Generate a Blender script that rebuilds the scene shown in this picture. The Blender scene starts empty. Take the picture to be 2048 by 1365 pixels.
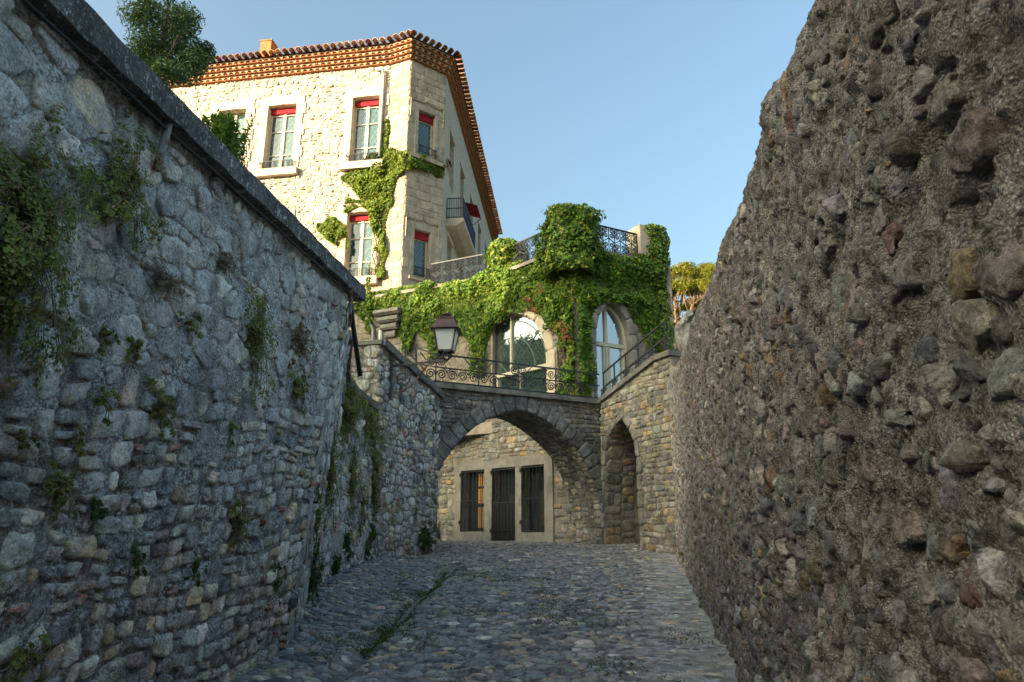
import bpy, math, random
import numpy as np
from mathutils import Vector, Matrix
from mathutils.geometry import tessellate_polygon

# ------------------------------------------------------------------ camera, sky, sun, exposure
scene = bpy.context.scene
COL = scene.collection
W0, H0, F0 = 2048.0, 1365.0, 1378.0
PITCH = math.radians(14.95)
EYE = 1.6
cam_d = bpy.data.cameras.new('camera'); cam = bpy.data.objects.new('camera', cam_d); COL.objects.link(cam)
cam.location = (0, 0, EYE); cam.rotation_euler = (math.pi/2 + PITCH, 0, 0)
cam_d.sensor_width = 36; cam_d.lens = F0/W0*36; cam_d.clip_start = 0.05; cam_d.clip_end = 3000
scene.camera = cam
SUN_EL = math.radians(14.0)
SX, SY = -0.85, -0.53                       # plan direction towards the sun
_l = math.hypot(SX, SY); SX /= _l; SY /= _l
world = bpy.data.worlds.new('World'); scene.world = world; world.use_nodes = True
nt = world.node_tree; nt.nodes.clear()
sky = nt.nodes.new('ShaderNodeTexSky'); sky.sky_type = 'NISHITA'; sky.sun_disc = False
sky.sun_elevation = SUN_EL; sky.sun_rotation = math.atan2(SX, SY)
sky.air_density = 1.0; sky.dust_density = 10.0; sky.ozone_density = 1.5; sky.altitude = 100
bg = nt.nodes.new('ShaderNodeBackground'); bg.inputs['Strength'].default_value = 0.15
wo = nt.nodes.new('ShaderNodeOutputWorld')
tn = nt.nodes.new('ShaderNodeMix'); tn.data_type = 'RGBA'; tn.blend_type = 'MULTIPLY'; tn.inputs[0].default_value = 1.0; tn.inputs[7].default_value = (0.92, 1.02, 0.94, 1)
nt.links.new(sky.outputs[0], tn.inputs[6]); nt.links.new(tn.outputs[2], bg.inputs[0]); nt.links.new(bg.outputs[0], wo.inputs[0])
sun_d = bpy.data.lights.new('sun', 'SUN'); sun_d.energy = 3.5; sun_d.angle = math.radians(0.5); sun_d.color = (1.0, 0.78, 0.53)
sun = bpy.data.objects.new('sun', sun_d); COL.objects.link(sun)
sun.rotation_euler = Vector((SX*math.cos(SUN_EL), SY*math.cos(SUN_EL), math.sin(SUN_EL))).to_track_quat('Z', 'Y').to_euler()
sun.location = (-60, -40, 60)
scene.view_settings.view_transform = 'Standard'; scene.view_settings.look = 'None'
scene.view_settings.exposure = 1.85; scene.view_settings.gamma = 1.0
scene.view_settings.use_curve_mapping = False

# ------------------------------------------------------------------ pixels to places
CP, SP = math.cos(PITCH), math.sin(PITCH)
def ray(u, v):
    a = (u - W0/2)/F0; b = (H0/2 - v)/F0
    return np.array([a, CP - b*SP, SP + b*CP])
def at_y(u, v, y):
    d = ray(u, v); k = y/d[1]
    return np.array([d[0]*k, y, EYE + d[2]*k])
def project(P):
    P = np.atleast_2d(P); x = P[:, 0]; y = P[:, 1]; z = P[:, 2] - EYE
    dep = y*CP + z*SP; up = -y*SP + z*CP
    dep = np.where(dep < 0.05, 0.05, dep)
    return W0/2 + F0*x/dep, H0/2 - F0*up/dep, dep
GS = 0.0568
def gz(y):
    y = np.asarray(y, float)
    return np.where(y < 18.4, GS*y, np.where(y > 19.6, GS*19.0, GS*18.4 + (GS*0.6)*(1 - ((19.6-np.clip(y, 18.4, 19.6))/1.2)**2)))
# ------------------------------------------------------------------ noise
def _hash(ix, iy, iz, seed):
    h = (ix.astype(np.int64)*374761393 + iy.astype(np.int64)*668265263 + iz.astype(np.int64)*2147483647 + seed*974634777) & 0xffffffff
    h = ((h ^ (h >> 13))*1274126177) & 0xffffffff
    h = ((h ^ (h >> 16))*2246822519) & 0xffffffff
    h = h ^ (h >> 15)
    return (h & 0xffffff)/float(0xffffff)*2 - 1
def noise3(P, seed=0):
    P = np.asarray(P, float); i = np.floor(P); f = P - i; f = f*f*(3-2*f)
    r = 0
    for dx in (0, 1):
        wx = f[:, 0] if dx else 1-f[:, 0]
        for dy in (0, 1):
            wy = f[:, 1] if dy else 1-f[:, 1]
            for dz in (0, 1):
                wz = f[:, 2] if dz else 1-f[:, 2]
                r = r + _hash(i[:, 0]+dx, i[:, 1]+dy, i[:, 2]+dz, seed)*wx*wy*wz
    return r
def fbm(P, octv=4, seed=0, gain=0.5):
    P = np.asarray(P, float); a = 1.0; r = 0
    for k in range(octv):
        r = r + a*noise3(P*(2.03**k) + k*17.3, seed+k); a *= gain
    return r
# ------------------------------------------------------------------ objects
def world_loc(o):
    p = Vector((0, 0, 0))
    while o is not None:
        p += o.location; o = o.parent
    return p
def tag(o, label=None, cat=None, group=None, kind=None):
    if label: o['label'] = label
    if cat: o['category'] = cat
    if group: o['group'] = group
    if kind: o['kind'] = kind
    return o
def thing(name, loc, label, cat, group=None):
    o = bpy.data.objects.new(name, None); COL.objects.link(o); o.location = [float(c) for c in loc]
    o.empty_display_size = 0.3
    return tag(o, label, cat, group)
class MB:
    """collects shapes (world coordinates) and links them as one mesh object"""
    def __init__(self): self.V = []; self.Q = []; self.T = []; self.cv = []; self.ct = 0
    def add(self, v, quads=None, tris=None, tint=None):
        v = np.asarray(v, float).reshape(-1, 3)
        if quads is not None and len(quads): self.Q.append(np.asarray(quads, np.int64).reshape(-1, 4) + self.ct)
        if tris is not None and len(tris): self.T.append(np.asarray(tris, np.int64).reshape(-1, 3) + self.ct)
        self.V.append(v)
        if tint is None: tint = (1, 1, 1)
        t = np.asarray(tint, float)
        if t.ndim == 1: t = np.tile(t, (len(v), 1))
        self.cv.append(t); self.ct += len(v)
        return self
    def box(self, c, ax, ay, az, hx, hy, hz, tint=None):
        """centre, three unit axes, half sizes"""
        c = np.asarray(c, float); ax = np.asarray(ax, float)*hx; ay = np.asarray(ay, float)*hy; az = np.asarray(az, float)*hz
        v = [c+sx*ax+sy*ay+sz*az for sz in (-1, 1) for sy in (-1, 1) for sx in (-1, 1)]
        return self.add(v, [(0, 2, 3, 1), (4, 5, 7, 6), (0, 1, 5, 4), (2, 6, 7, 3), (0, 4, 6, 2), (1, 3, 7, 5)], tint=tint)
    def bar(self, a, b, w, d=None, up=(0, 0, 1), tint=None):
        a = np.asarray(a, float); b = np.asarray(b, float); z = b-a; L = np.linalg.norm(z); z = z/L
        x = np.cross(up, z); n = np.linalg.norm(x)
        if n < 1e-4: x = np.cross((1, 0, 0), z); n = np.linalg.norm(x)
        x /= n; y = np.cross(z, x)
        return self.box((a+b)/2, x, y, z, w/2, (d or w)/2, L/2, tint)
    def tube(self, path, r, n=6, tint=None, caps=True):
        P = np.asarray(path, float); m = len(P)
        R = np.full(m, r, float) if np.isscalar(r) else np.asarray(r, float)
        T = np.gradient(P, axis=0); T /= (np.linalg.norm(T, axis=1)[:, None]+1e-9)
        a = np.array([0, 0, 1.0]) if abs(T[0, 2]) < 0.9 else np.array([1.0, 0, 0])
        x = np.cross(a, T[0]); x /= np.linalg.norm(x); ang = np.arange(n)*2*math.pi/n
        V = []
        for k in range(m):
            x = x - T[k]*np.dot(x, T[k]); x /= (np.linalg.norm(x)+1e-9); y = np.cross(T[k], x)
            V.append(P[k] + R[k]*(np.cos(ang)[:, None]*x + np.sin(ang)[:, None]*y))
        V = np.vstack(V); q = []
        for k in range(m-1):
            for j in range(n):
                q.append((k*n+j, k*n+(j+1) % n, (k+1)*n+(j+1) % n, (k+1)*n+j))
        t = []
        if caps:
            c0 = len(V); V = np.vstack([V, P[0], P[-1]])
            for j in range(n):
                t.append((c0, (j+1) % n, j)); t.append((c0+1, (m-1)*n+j, (m-1)*n+(j+1) % n))
        return self.add(V, q, t, tint)
    def lathe(self, c, prof, n=12, tint=None, rot=0.0):
        c = np.asarray(c, float); ang = np.arange(n)*2*math.pi/n + rot; V = []; q = []
        for r, z in prof:
            V.append(np.stack([c[0]+r*np.cos(ang), c[1]+r*np.sin(ang), np.full(n, c[2]+z)], 1))
        for k in range(len(prof)-1):
            for j in range(n): q.append((k*n+j, k*n+(j+1) % n, (k+1)*n+(j+1) % n, (k+1)*n+j))
        return self.add(np.vstack(V), q, tint=tint)
    def build(self, name, mat, parent=None, smooth=False, kind=None, label=None):
        V = np.vstack(self.V); C = np.vstack(self.cv)
        Q = np.vstack(self.Q) if self.Q else np.zeros((0, 4), np.int64)
        T = np.vstack(self.T) if self.T else np.zeros((0, 3), np.int64)
        lo = V.min(0); hi = V.max(0); c = (lo+hi)/2
        me = bpy.data.meshes.new(name)
        me.vertices.add(len(V)); me.vertices.foreach_set('co', (V-c).astype(np.float32).ravel())
        nl = Q.size + T.size
        me.loops.add(nl); me.loops.foreach_set('vertex_index', np.concatenate([Q.ravel(), T.ravel()]).astype(np.int32))
        npol = len(Q)+len(T); me.polygons.add(npol)
        st = np.concatenate([np.arange(len(Q))*4, len(Q)*4+np.arange(len(T))*3]).astype(np.int32)
        me.polygons.foreach_set('loop_start', st)
        me.polygons.foreach_set('use_smooth', np.full(npol, bool(smooth)))
        me.update(calc_edges=True)
        at = me.attributes.new('tint', 'FLOAT_COLOR', 'POINT')
        at.data.foreach_set('color', np.hstack([C, np.ones((len(C), 1))]).astype(np.float32).ravel())
        me.validate()
        me.materials.append(mat)
        o = bpy.data.objects.new(name, me); COL.objects.link(o)
        pl = world_loc(parent) if parent is not None else Vector((0, 0, 0))
        o.location = Vector([float(k) for k in c]) - pl
        if parent is not None: o.parent = parent
        if kind: o['kind'] = kind
        if label: o['label'] = label
        return o
def copy_part(src, parent, wpos, rot):
    o = src.copy(); COL.objects.link(o); o.parent = parent
    o.location = Vector([float(k) for k in wpos]) - world_loc(parent); o.rotation_euler = rot
    return o
# ------------------------------------------------------------------ materials
def mat_new(name):
    m = bpy.data.materials.new(name); m.use_nodes = True; t = m.node_tree
    b = t.nodes['Principled BSDF']; return m, t, b
def nd(t, typ, **kw):
    n = t.nodes.new(typ)
    for k, v in kw.items(): setattr(n, k, v)
    return n
def noise_node(t, vec, scale, detail=4, rough=0.6, dist=0.0):
    n = nd(t, 'ShaderNodeTexNoise'); n.inputs['Scale'].default_value = scale; n.inputs['Detail'].default_value = detail
    n.inputs['Roughness'].default_value = rough; n.inputs['Distortion'].default_value = dist
    t.links.new(vec, n.inputs['Vector']); return n.outputs['Fac']
def ramp(t, fac, a, b, ca=(0, 0, 0, 1), cb=(1, 1, 1, 1)):
    r = nd(t, 'ShaderNodeValToRGB'); r.color_ramp.elements[0].position = a; r.color_ramp.elements[1].position = b
    r.color_ramp.elements[0].color = ca; r.color_ramp.elements[1].color = cb
    t.links.new(fac, r.inputs[0]); return r.outputs[0]
def mix(t, mode, fac, a, b):
    n = nd(t, 'ShaderNodeMix', data_type='RGBA', blend_type=mode)
    for s, v in ((n.inputs[0], fac), (n.inputs[6], a), (n.inputs[7], b)):
        if hasattr(v, 'node'): t.links.new(v, s)
        elif isinstance(v, (int, float)): s.default_value = v
        else: s.default_value = (*v[:3], 1)
    return n.outputs[2]
def mk(name, col=(1, 1, 1), tint=True, rough=0.9, var=0.35, vscale=6.0, fine=60.0, bump=0.4, bdist=0.01, patches=(), spec=0.25, metal=0.0, coarse=None, stretch=None, grain=None):
    """col x tint attribute x noise, then patches of other colours: (colour, scale, lo, hi, strength)"""
    m, t, b = mat_new(name)
    geo = nd(t, 'ShaderNodeNewGeometry'); pos = geo.outputs['Position']
    if stretch:
        mp = nd(t, 'ShaderNodeMapping'); mp.inputs['Scale'].default_value = stretch; t.links.new(pos, mp.inputs[0]); pos = mp.outputs[0]
    base = (*col, 1)
    if tint:
        a = nd(t, 'ShaderNodeAttribute', attribute_name='tint'); c = mix(t, 'MULTIPLY', 1.0, a.outputs['Color'], base)
    else:
        rgb = nd(t, 'ShaderNodeRGB'); rgb.outputs[0].default_value = base; c = rgb.outputs[0]
    n1 = noise_node(t, pos, vscale, 6, 0.65)
    lo = 1-var; hi = 1+var
    c = mix(t, 'MULTIPLY', 1.0, c, ramp(t, n1, 0.36, 0.64, (lo, lo, lo, 1), (hi, hi, hi, 1)))
    n2 = noise_node(t, pos, fine, 5, 0.7)
    c = mix(t, 'MULTIPLY', 1.0, c, ramp(t, n2, 0.36, 0.64, (1-var*.8,)*3+(1,), (1+var*.8,)*3+(1,)))
    gh = None
    if grain:
        wp = nd(t, 'ShaderNodeVectorMath', operation='ADD'); nv = nd(t, 'ShaderNodeTexNoise'); nv.inputs['Scale'].default_value = grain[0]*.6; t.links.new(pos, nv.inputs['Vector'])
        sc_ = nd(t, 'ShaderNodeVectorMath', operation='SCALE'); sc_.inputs['Scale'].default_value = .45/grain[0]; t.links.new(nv.outputs['Color'], sc_.inputs[0]); t.links.new(pos, wp.inputs[0]); t.links.new(sc_.outputs[0], wp.inputs[1])
        vo = nd(t, 'ShaderNodeTexVoronoi'); vo.inputs['Scale'].default_value = grain[0]; t.links.new(wp.outputs[0], vo.inputs['Vector']); gh = vo.outputs['Distance']
        k = grain[1]; c = mix(t, 'MULTIPLY', 1.0, c, ramp(t, gh, 0.15, 0.75, (1+k*.35,)*3+(1,), (1-k,)*3+(1,)))
        bw = nd(t, 'ShaderNodeRGBToBW'); t.links.new(vo.outputs['Color'], bw.inputs[0]); c = mix(t, 'MULTIPLY', 1.0, c, ramp(t, bw.outputs[0], .2, .8, (1-k*.6,)*3+(1,), (1+k*.6,)*3+(1,)))
    for i, pt in enumerate(patches):
        pc, sc, lo_, hi_, st = pt[:5]
        mp = nd(t, 'ShaderNodeMapping'); mp.inputs['Location'].default_value = (3.1*i+1, 7.7*i, 1.3*i); t.links.new(pos, mp.inputs[0])
        f = ramp(t, noise_node(t, mp.outputs[0], sc, 8, 0.72, 0.3), lo_, hi_, (0, 0, 0, 1), (st, st, st, 1))
        if len(pt) > 5: f = mix(t, 'MULTIPLY', 1.0, f, ramp(t, noise_node(t, mp.outputs[0], pt[5], 4, 0.7), pt[6], pt[7]))
        c = mix(t, 'MIX', f, c, pc)
    t.links.new(c, b.inputs['Base Color'])
    b.inputs['Roughness'].default_value = rough; b.inputs['Specular IOR Level'].default_value = spec; b.inputs['Metallic'].default_value = metal
    if bump:
        bp = nd(t, 'ShaderNodeBump'); bp.inputs['Strength'].default_value = bump; bp.inputs['Distance'].default_value = bdist
        h = n2
        if coarse:
            n3 = noise_node(t, pos, coarse, 6, 0.65); ad = nd(t, 'ShaderNodeMath', operation='ADD'); t.links.new(n2, ad.inputs[0])
            mu = nd(t, 'ShaderNodeMath', operation='MULTIPLY'); mu.inputs[1].default_value = 2.5; t.links.new(n3, mu.inputs[0]); t.links.new(mu.outputs[0], ad.inputs[1]); h = ad.outputs[0]
        if gh is not None:
            m2 = nd(t, 'ShaderNodeMath', operation='MULTIPLY_ADD'); m2.inputs[1].default_value = -0.8; t.links.new(gh, m2.inputs[0]); t.links.new(h, m2.inputs[2]); h = m2.outputs[0]
        t.links.new(h, bp.inputs['Height']); t.links.new(bp.outputs[0], b.inputs['Normal'])
    return m
def mk_leaf(name, rough=0.5, trans=0.35):
    m, t, b = mat_new(name)
    a = nd(t, 'ShaderNodeAttribute', attribute_name='tint')
    t.links.new(a.outputs['Color'], b.inputs['Base Color']); b.inputs['Roughness'].default_value = rough; b.inputs['Specular IOR Level'].default_value = 0.3
    tr = nd(t, 'ShaderNodeBsdfTranslucent'); c2 = mix(t, 'MULTIPLY', 1.0, a.outputs['Color'], (1.3, 1.25, 0.5)); t.links.new(c2, tr.inputs[0])
    mx = nd(t, 'ShaderNodeMixShader'); mx.inputs[0].default_value = trans
    t.links.new(b.outputs[0], mx.inputs[1]); t.links.new(tr.outputs[0], mx.inputs[2])
    t.links.new(mx.outputs[0], t.nodes['Material Output'].inputs[0]); return m
def mk_glass(name, col, mirror, rough=0.02, wav=0.0):
    m, t, b = mat_new(name)
    b.inputs['Base Color'].default_value = (*col, 1); b.inputs['Roughness'].default_value = rough; b.inputs['Specular IOR Level'].default_value = 0.6
    g = nd(t, 'ShaderNodeBsdfGlossy'); g.inputs['Roughness'].default_value = rough; g.inputs['Color'].default_value = (0.93, 0.96, 1, 1)
    mx = nd(t, 'ShaderNodeMixShader'); mx.inputs[0].default_value = mirror
    t.links.new(b.outputs[0], mx.inputs[1]); t.links.new(g.outputs[0], mx.inputs[2]); t.links.new(mx.outputs[0], t.nodes['Material Output'].inputs[0])
    if wav:
        geo = nd(t, 'ShaderNodeNewGeometry'); f = noise_node(t, geo.outputs['Position'], 3.0, 2)
        bp = nd(t, 'ShaderNodeBump'); bp.inputs['Strength'].default_value = wav; bp.inputs['Distance'].default_value = 0.01
        t.links.new(f, bp.inputs['Height']); t.links.new(bp.outputs[0], b.inputs['Normal']); t.links.new(bp.outputs[0], g.inputs['Normal'])
    return m
M = {}
GREY = (0.46, 0.475, 0.48)
LICH = (0.74, 0.76, 0.76)
M['stone_left'] = mk('stone_left', rough=0.88, var=0.45, vscale=7, fine=55, bump=0.9, bdist=0.014, coarse=20,
    patches=((GREY, 5.0, 0.50, 0.62, 0.55), (LICH, 3.0, 0.45, 0.57, 0.95, 45.0, 0.505, 0.54), ((0.10, 0.095, 0.09), 4.5, 0.57, 0.68, 0.45), ((0.06, 0.055, 0.05), 26.0, 0.58, 0.64, 0.6), ((0.36, 0.25, 0.12), 5.0, 0.60, 0.68, 0.5)))
M['mortar_left'] = mk('mortar_left', (0.40, 0.375, 0.34), tint=True, var=0.4, vscale=7, fine=40, bump=0.9, bdist=0.016, coarse=22, grain=(60, .35),
    patches=((GREY, 3.0, 0.50, 0.62, 0.5), (LICH, 3.0, 0.46, 0.58, 0.95, 38.0, 0.505, 0.54), ((0.10, 0.095, 0.085), 3.5, 0.56, 0.70, 0.45), ((0.05, 0.047, 0.043), 16.0, 0.58, 0.64, 0.65)))
M['stone_lichen'] = mk('stone_lichen', rough=0.9, var=0.42, vscale=7, fine=45, bump=0.9, bdist=0.018, coarse=16,
    patches=((LICH, 3.0, 0.44, 0.55, 0.9, 22.0, 0.44, 0.54), ((0.11, 0.125, 0.06), 3.0, 0.54, 0.64, 0.75), ((0.04, 0.04, 0.04), 5.0, 0.54, 0.64, 0.7)), stretch=(1, 1, 0.4))
M['stone_right'] = mk('stone_right', rough=0.88, var=0.45, vscale=9, fine=60, bump=1.0, bdist=0.014, coarse=24,
    patches=(((0.34, 0.31, 0.27), 9.0, 0.53, 0.66, 0.45), ((0.05, 0.045, 0.04), 6.0, 0.53, 0.64, 0.65), ((0.05, 0.045, 0.04), 28.0, 0.56, 0.63, 0.7)))
M['mortar_right'] = mk('mortar_right', (0.34, 0.305, 0.285), tint=True, var=0.42, vscale=8, fine=70, bump=0.9, bdist=0.02, coarse=26, grain=(110, .33),
    patches=(((0.44, 0.40, 0.36), 45.0, 0.55, 0.61, 0.6), ((0.035, 0.031, 0.028), 22.0, 0.52, 0.60, 0.8), ((0.10, 0.088, 0.078), 2.5, 0.5, 0.64, 0.5), ((0.30, 0.20, 0.11), 6.0, 0.58, 0.66, 0.45)))
M['stone_bridge'] = mk('stone_bridge', rough=0.9, var=0.38, vscale=6, fine=45, bump=0.7, bdist=0.014, coarse=14,
    patches=(((0.06, 0.057, 0.055), 2.2, 0.45, 0.62, 0.7), ((0.48, 0.49, 0.48), 14.0, 0.58, 0.63, 0.65)))
M['mortar_dark'] = mk('mortar_dark', (0.19, 0.175, 0.155), tint=False, var=0.4, vscale=5, fine=40, bump=0.8, bdist=0.02)
M['stone_warm'] = mk('stone_warm', rough=0.9, var=0.36, vscale=5, fine=40, bump=0.7, bdist=0.016, coarse=12,
    patches=(((0.075, 0.07, 0.062), 2.0, 0.50, 0.66, 0.6), ((0.48, 0.46, 0.42), 13.0, 0.59, 0.65, 0.5)))
M['mortar_warm'] = mk('mortar_warm', (0.27, 0.24, 0.195), tint=False, var=0.35, vscale=4, fine=40, bump=0.8, bdist=0.02)
M['coping'] = mk('coping', (0.105, 0.10, 0.096), tint=False, var=0.4, vscale=4, fine=55, bump=0.7, bdist=0.014, coarse=10,
    patches=(((0.52, 0.54, 0.55), 10.0, 0.58, 0.60, 0.9), ((0.46, 0.48, 0.49), 34.0, 0.565, 0.60, 0.85), ((0.04, 0.04, 0.04), 2.0, 0.47, 0.66, 0.5), ((0.30, 0.30, 0.29), 3.0, 0.54, 0.7, 0.4)))
M['coping_bridge'] = mk('coping_bridge', (0.20, 0.19, 0.17), tint=False, var=0.35, vscale=3, fine=40, bump=0.6, bdist=0.012,
    patches=(((0.06, 0.058, 0.055), 2.5, 0.47, 0.64, 0.7), ((0.5, 0.51, 0.51), 14.0, 0.61, 0.64, 0.75)))
M['house_stone'] = mk('house_stone', rough=0.92, var=0.22, vscale=4, fine=24, bump=0.5, bdist=0.03, coarse=9, patches=(((0.30, 0.22, 0.14), 2.0, 0.58, 0.75, 0.4),))
M['house_mortar'] = mk('house_mortar', (0.54, 0.46, 0.36), tint=False, var=0.25, vscale=4, fine=24, bump=0.6, bdist=0.03)
M['house_ashlar'] = mk('house_ashlar', (0.44, 0.37, 0.285), tint=True, var=0.2, vscale=3, fine=30, bump=0.35, bdist=0.01, patches=(((0.17, 0.15, 0.125), 1.6, 0.5, 0.72, 0.55),))
M['house_trim'] = mk('house_trim', (0.58, 0.49, 0.38), tint=False, var=0.12, vscale=3, fine=30, bump=0.25, bdist=0.01)
M['pav_stone'] = mk('pav_stone', (0.29, 0.265, 0.235), tint=False, var=0.2, vscale=3, fine=40, bump=0.4, bdist=0.01, patches=(((0.12, 0.11, 0.1), 2.0, 0.52, 0.72, 0.6),))
M['tile'] = mk('tile', rough=0.85, var=0.3, vscale=5, fine=30, bump=0.3, bdist=0.01)
M['tile_bed'] = mk('tile_bed', (0.56, 0.44, 0.30), tint=False, var=0.25, vscale=5, fine=30, bump=0.4, bdist=0.01)
M['iron'] = mk('iron', (0.022, 0.024, 0.03), tint=False, rough=0.55, var=0.3, vscale=8, fine=60, bump=0.15, bdist=0.003, spec=0.5)
M['rust'] = mk('rust', (0.13, 0.05, 0.025), tint=False, rough=0.85, var=0.5, vscale=9, fine=50, bump=0.4, bdist=0.004, patches=(((0.30, 0.31, 0.33), 5.0, 0.46, 0.56, 0.9),))
M['lantern'] = mk('lantern', (0.10, 0.055, 0.05), tint=False, rough=0.5, var=0.25, vscale=8, fine=60, bump=0.15, bdist=0.003, spec=0.5)
M['cream'] = mk('cream', (0.62, 0.56, 0.43), tint=False, rough=0.55, var=0.08, vscale=4, fine=30, bump=0.05, bdist=0.002, spec=0.4)
M['red'] = mk('red', (0.36, 0.018, 0.028), tint=False, rough=0.8, var=0.12, vscale=5, fine=60, bump=0.1, bdist=0.003)
M['lead'] = mk('lead', (0.55, 0.53, 0.45), tint=False, rough=0.5, var=0.1, bump=0)
M['zinc'] = mk('zinc', (0.36, 0.35, 0.34), tint=False, rough=0.5, var=0.15, vscale=4, fine=30, bump=0.05, bdist=0.002, spec=0.5)
M['terracotta'] = mk('terracotta', (0.42, 0.17, 0.07), tint=False, var=0.2, vscale=4, fine=30, bump=0.2, bdist=0.005)
M['wood'] = mk('wood', (0.36, 0.21, 0.07), tint=False, var=0.2, vscale=4, fine=30, bump=0.1, bdist=0.003)
M['black'] = mk('black', (0.012, 0.012, 0.013), tint=False, rough=0.5, var=0.2, bump=0, spec=0.4)
M['interior'] = mk('interior', (0.05, 0.045, 0.04), tint=False, var=0.2, bump=0)
M['glass_teal'] = mk_glass('glass_teal', (0.010, 0.085, 0.095), 0.05, 0.03, 0.2)
M['glass_sky'] = mk_glass('glass_sky', (0.02, 0.035, 0.045), 0.55, 0.01, 0.1)
M['glass_dark'] = mk_glass('glass_dark', (0.03, 0.035, 0.04), 0.10, 0.05, 0.3)
M['glass_green'] = mk_glass('glass_green', (0.05, 0.085, 0.08), 0.42, 0.01, 0.05)
M['glass_milk'] = mk_glass('glass_milk', (0.78, 0.79, 0.77), 0.06, 0.15)
M['cobble'] = mk('cobble', rough=0.6, var=0.35, vscale=14, fine=70, bump=0.4, bdist=0.006, spec=0.35, patches=(((0.30, 0.29, 0.27), 5.0, 0.6, 0.75, 0.4),))
M['street'] = mk('street', (0.24, 0.235, 0.225), tint=True, var=0.5, vscale=6, fine=60, bump=0.9, bdist=0.015, coarse=24, patches=(((0.26, 0.25, 0.23), 1.2, 0.52, 0.66, 0.5), ((0.05, 0.06, 0.025), 2.5, 0.58, 0.68, 0.6)))
M['fold_render'] = mk('fold_render', (0.40, 0.38, 0.35), tint=False, var=0.35, vscale=3, fine=40, bump=0.6, bdist=0.015, coarse=12, patches=(((0.10, 0.095, 0.085), 2.5, 0.5, 0.66, 0.6), ((0.5, 0.51, 0.5), 8.0, 0.57, 0.64, 0.5)))
M['soil'] = mk('soil', (0.12, 0.11, 0.07), tint=False, var=0.4, vscale=0.8, fine=8, bump=0.5, bdist=0.05, patches=(((0.07, 0.09, 0.03), 0.4, 0.4, 0.6, 0.8),))
M['bark'] = mk('bark', (0.20, 0.13, 0.09), tint=False, var=0.4, vscale=5, fine=30, bump=0.8, bdist=0.02)
M['leaf'] = mk_leaf('leaf'); M['twig'] = mk('twig', (0.10, 0.075, 0.05), tint=False, var=0.3, bump=0)
M['dry_twig'] = mk('dry_twig', (0.24, 0.19, 0.16), tint=False, var=0.3, bump=0)
M['amber'], _t, _b = mat_new('amber'); _b.inputs['Base Color'].default_value = (0.8, 0.25, 0.02, 1); _b.inputs['Emission Color'].default_value = (1.0, 0.32, 0.03, 1); _b.inputs['Emission Strength'].default_value = 1.2
M['amber_dim'], _t, _b = mat_new('amber_dim'); _b.inputs['Base Color'].default_value = (0.4, 0.2, 0.05, 1); _b.inputs['Emission Color'].default_value = (1.0, 0.5, 0.1, 1); _b.inputs['Emission Strength'].default_value = 0.03
# ------------------------------------------------------------------ wall surfaces: (a along, b up, h outwards) -> place
class Face:
    """vertical plane from P0 to P1 (plan), t grows to the right as the camera sees it"""
    def __init__(s, P0, P1):
        s.P0 = np.array(P0, float); d = np.array(P1, float)-s.P0; s.L = np.linalg.norm(d); s.d = d/s.L
        s.n = np.array([s.d[1], -s.d[0]])
        if np.dot(s.n, -s.P0) < 0: s.n = -s.n
        s.d3 = np.array([*s.d, 0]); s.n3 = np.array([*s.n, 0]); s.z3 = np.array([0, 0, 1.0])
    def map(s, A):
        A = np.atleast_2d(np.asarray(A, float))
        xy = s.P0 + A[:, :1]*s.d + A[:, 2:3]*s.n
        return np.hstack([xy, A[:, 1:2]])
    def p(s, t, z, h=0.0): return s.map([[t, z, h]])[0]
    def px(s, u, v):
        r = ray(u, v); den = np.dot(r[:2], s.n); k = np.dot(s.P0, s.n)/den
        q = r*k; return np.array([np.dot(q[:2]-s.P0, s.d), q[2]+EYE])
def spline(P, n=60):
    P = np.asarray(P, float)
    if len(P) == 2: return P[0] + np.linspace(0, 1, n)[:, None]*(P[1]-P[0])
    Q = np.vstack([2*P[0]-P[1], P, 2*P[-1]-P[-2]]); out = []
    m = len(P)-1
    for x in np.linspace(0, m, n):
        i = min(int(x), m-1); t = x-i; a, b, c, d = Q[i:i+4]
        out.append(0.5*((2*b)+(-a+c)*t+(2*a-5*b+4*c-d)*t*t+(-a+3*b-3*c+d)*t**3))
    return np.array(out)
class Ruled:
    """surface between a base curve and a top curve; b runs 0..H"""
    def __init__(s, base, top, toward=(0, 0), n=80):
        s.B = spline(base, n); s.T = spline(top, n); s.n = n
        mid = (s.B+s.T)/2; s.L = np.linalg.norm(np.diff(mid, axis=0), axis=1).sum(); s.H = np.mean(np.linalg.norm(s.T-s.B, axis=1))
        tb = np.gradient(mid, axis=0); up = s.T-s.B; N = np.cross(tb, up); N /= np.linalg.norm(N, axis=1)[:, None]
        if np.dot(N[n//2], np.array([*toward, mid[n//2][2]])-mid[n//2]) < 0: N = -N
        s.N = N
    def map(s, A):
        A = np.atleast_2d(np.asarray(A, float)); x = np.clip(A[:, 0]/s.L, 0, 1)*(s.n-1); i = np.clip(x.astype(int), 0, s.n-2); f = (x-i)[:, None]
        B = s.B[i]*(1-f)+s.B[i+1]*f; T = s.T[i]*(1-f)+s.T[i+1]*f; N = s.N[i]*(1-f)+s.N[i+1]*f
        w = A[:, 1:2]/s.H
        return B+(T-B)*w + N*A[:, 2:3]
    def p(s, a, b, h=0.0): return s.map([[a, b, h]])[0]
    def px(s, u, v):
        """(a,b) whose place projects nearest to the pixel"""
        ga = np.linspace(0, s.L, 160); gb = np.linspace(0, s.H, 90); A, B = np.meshgrid(ga, gb)
        Q = np.stack([A.ravel(), B.ravel(), np.zeros(A.size)], 1); uu, vv, _ = project(s.map(Q))
        k = np.argmin((uu-u)**2+(vv-v)**2); return Q[k, :2]
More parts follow.
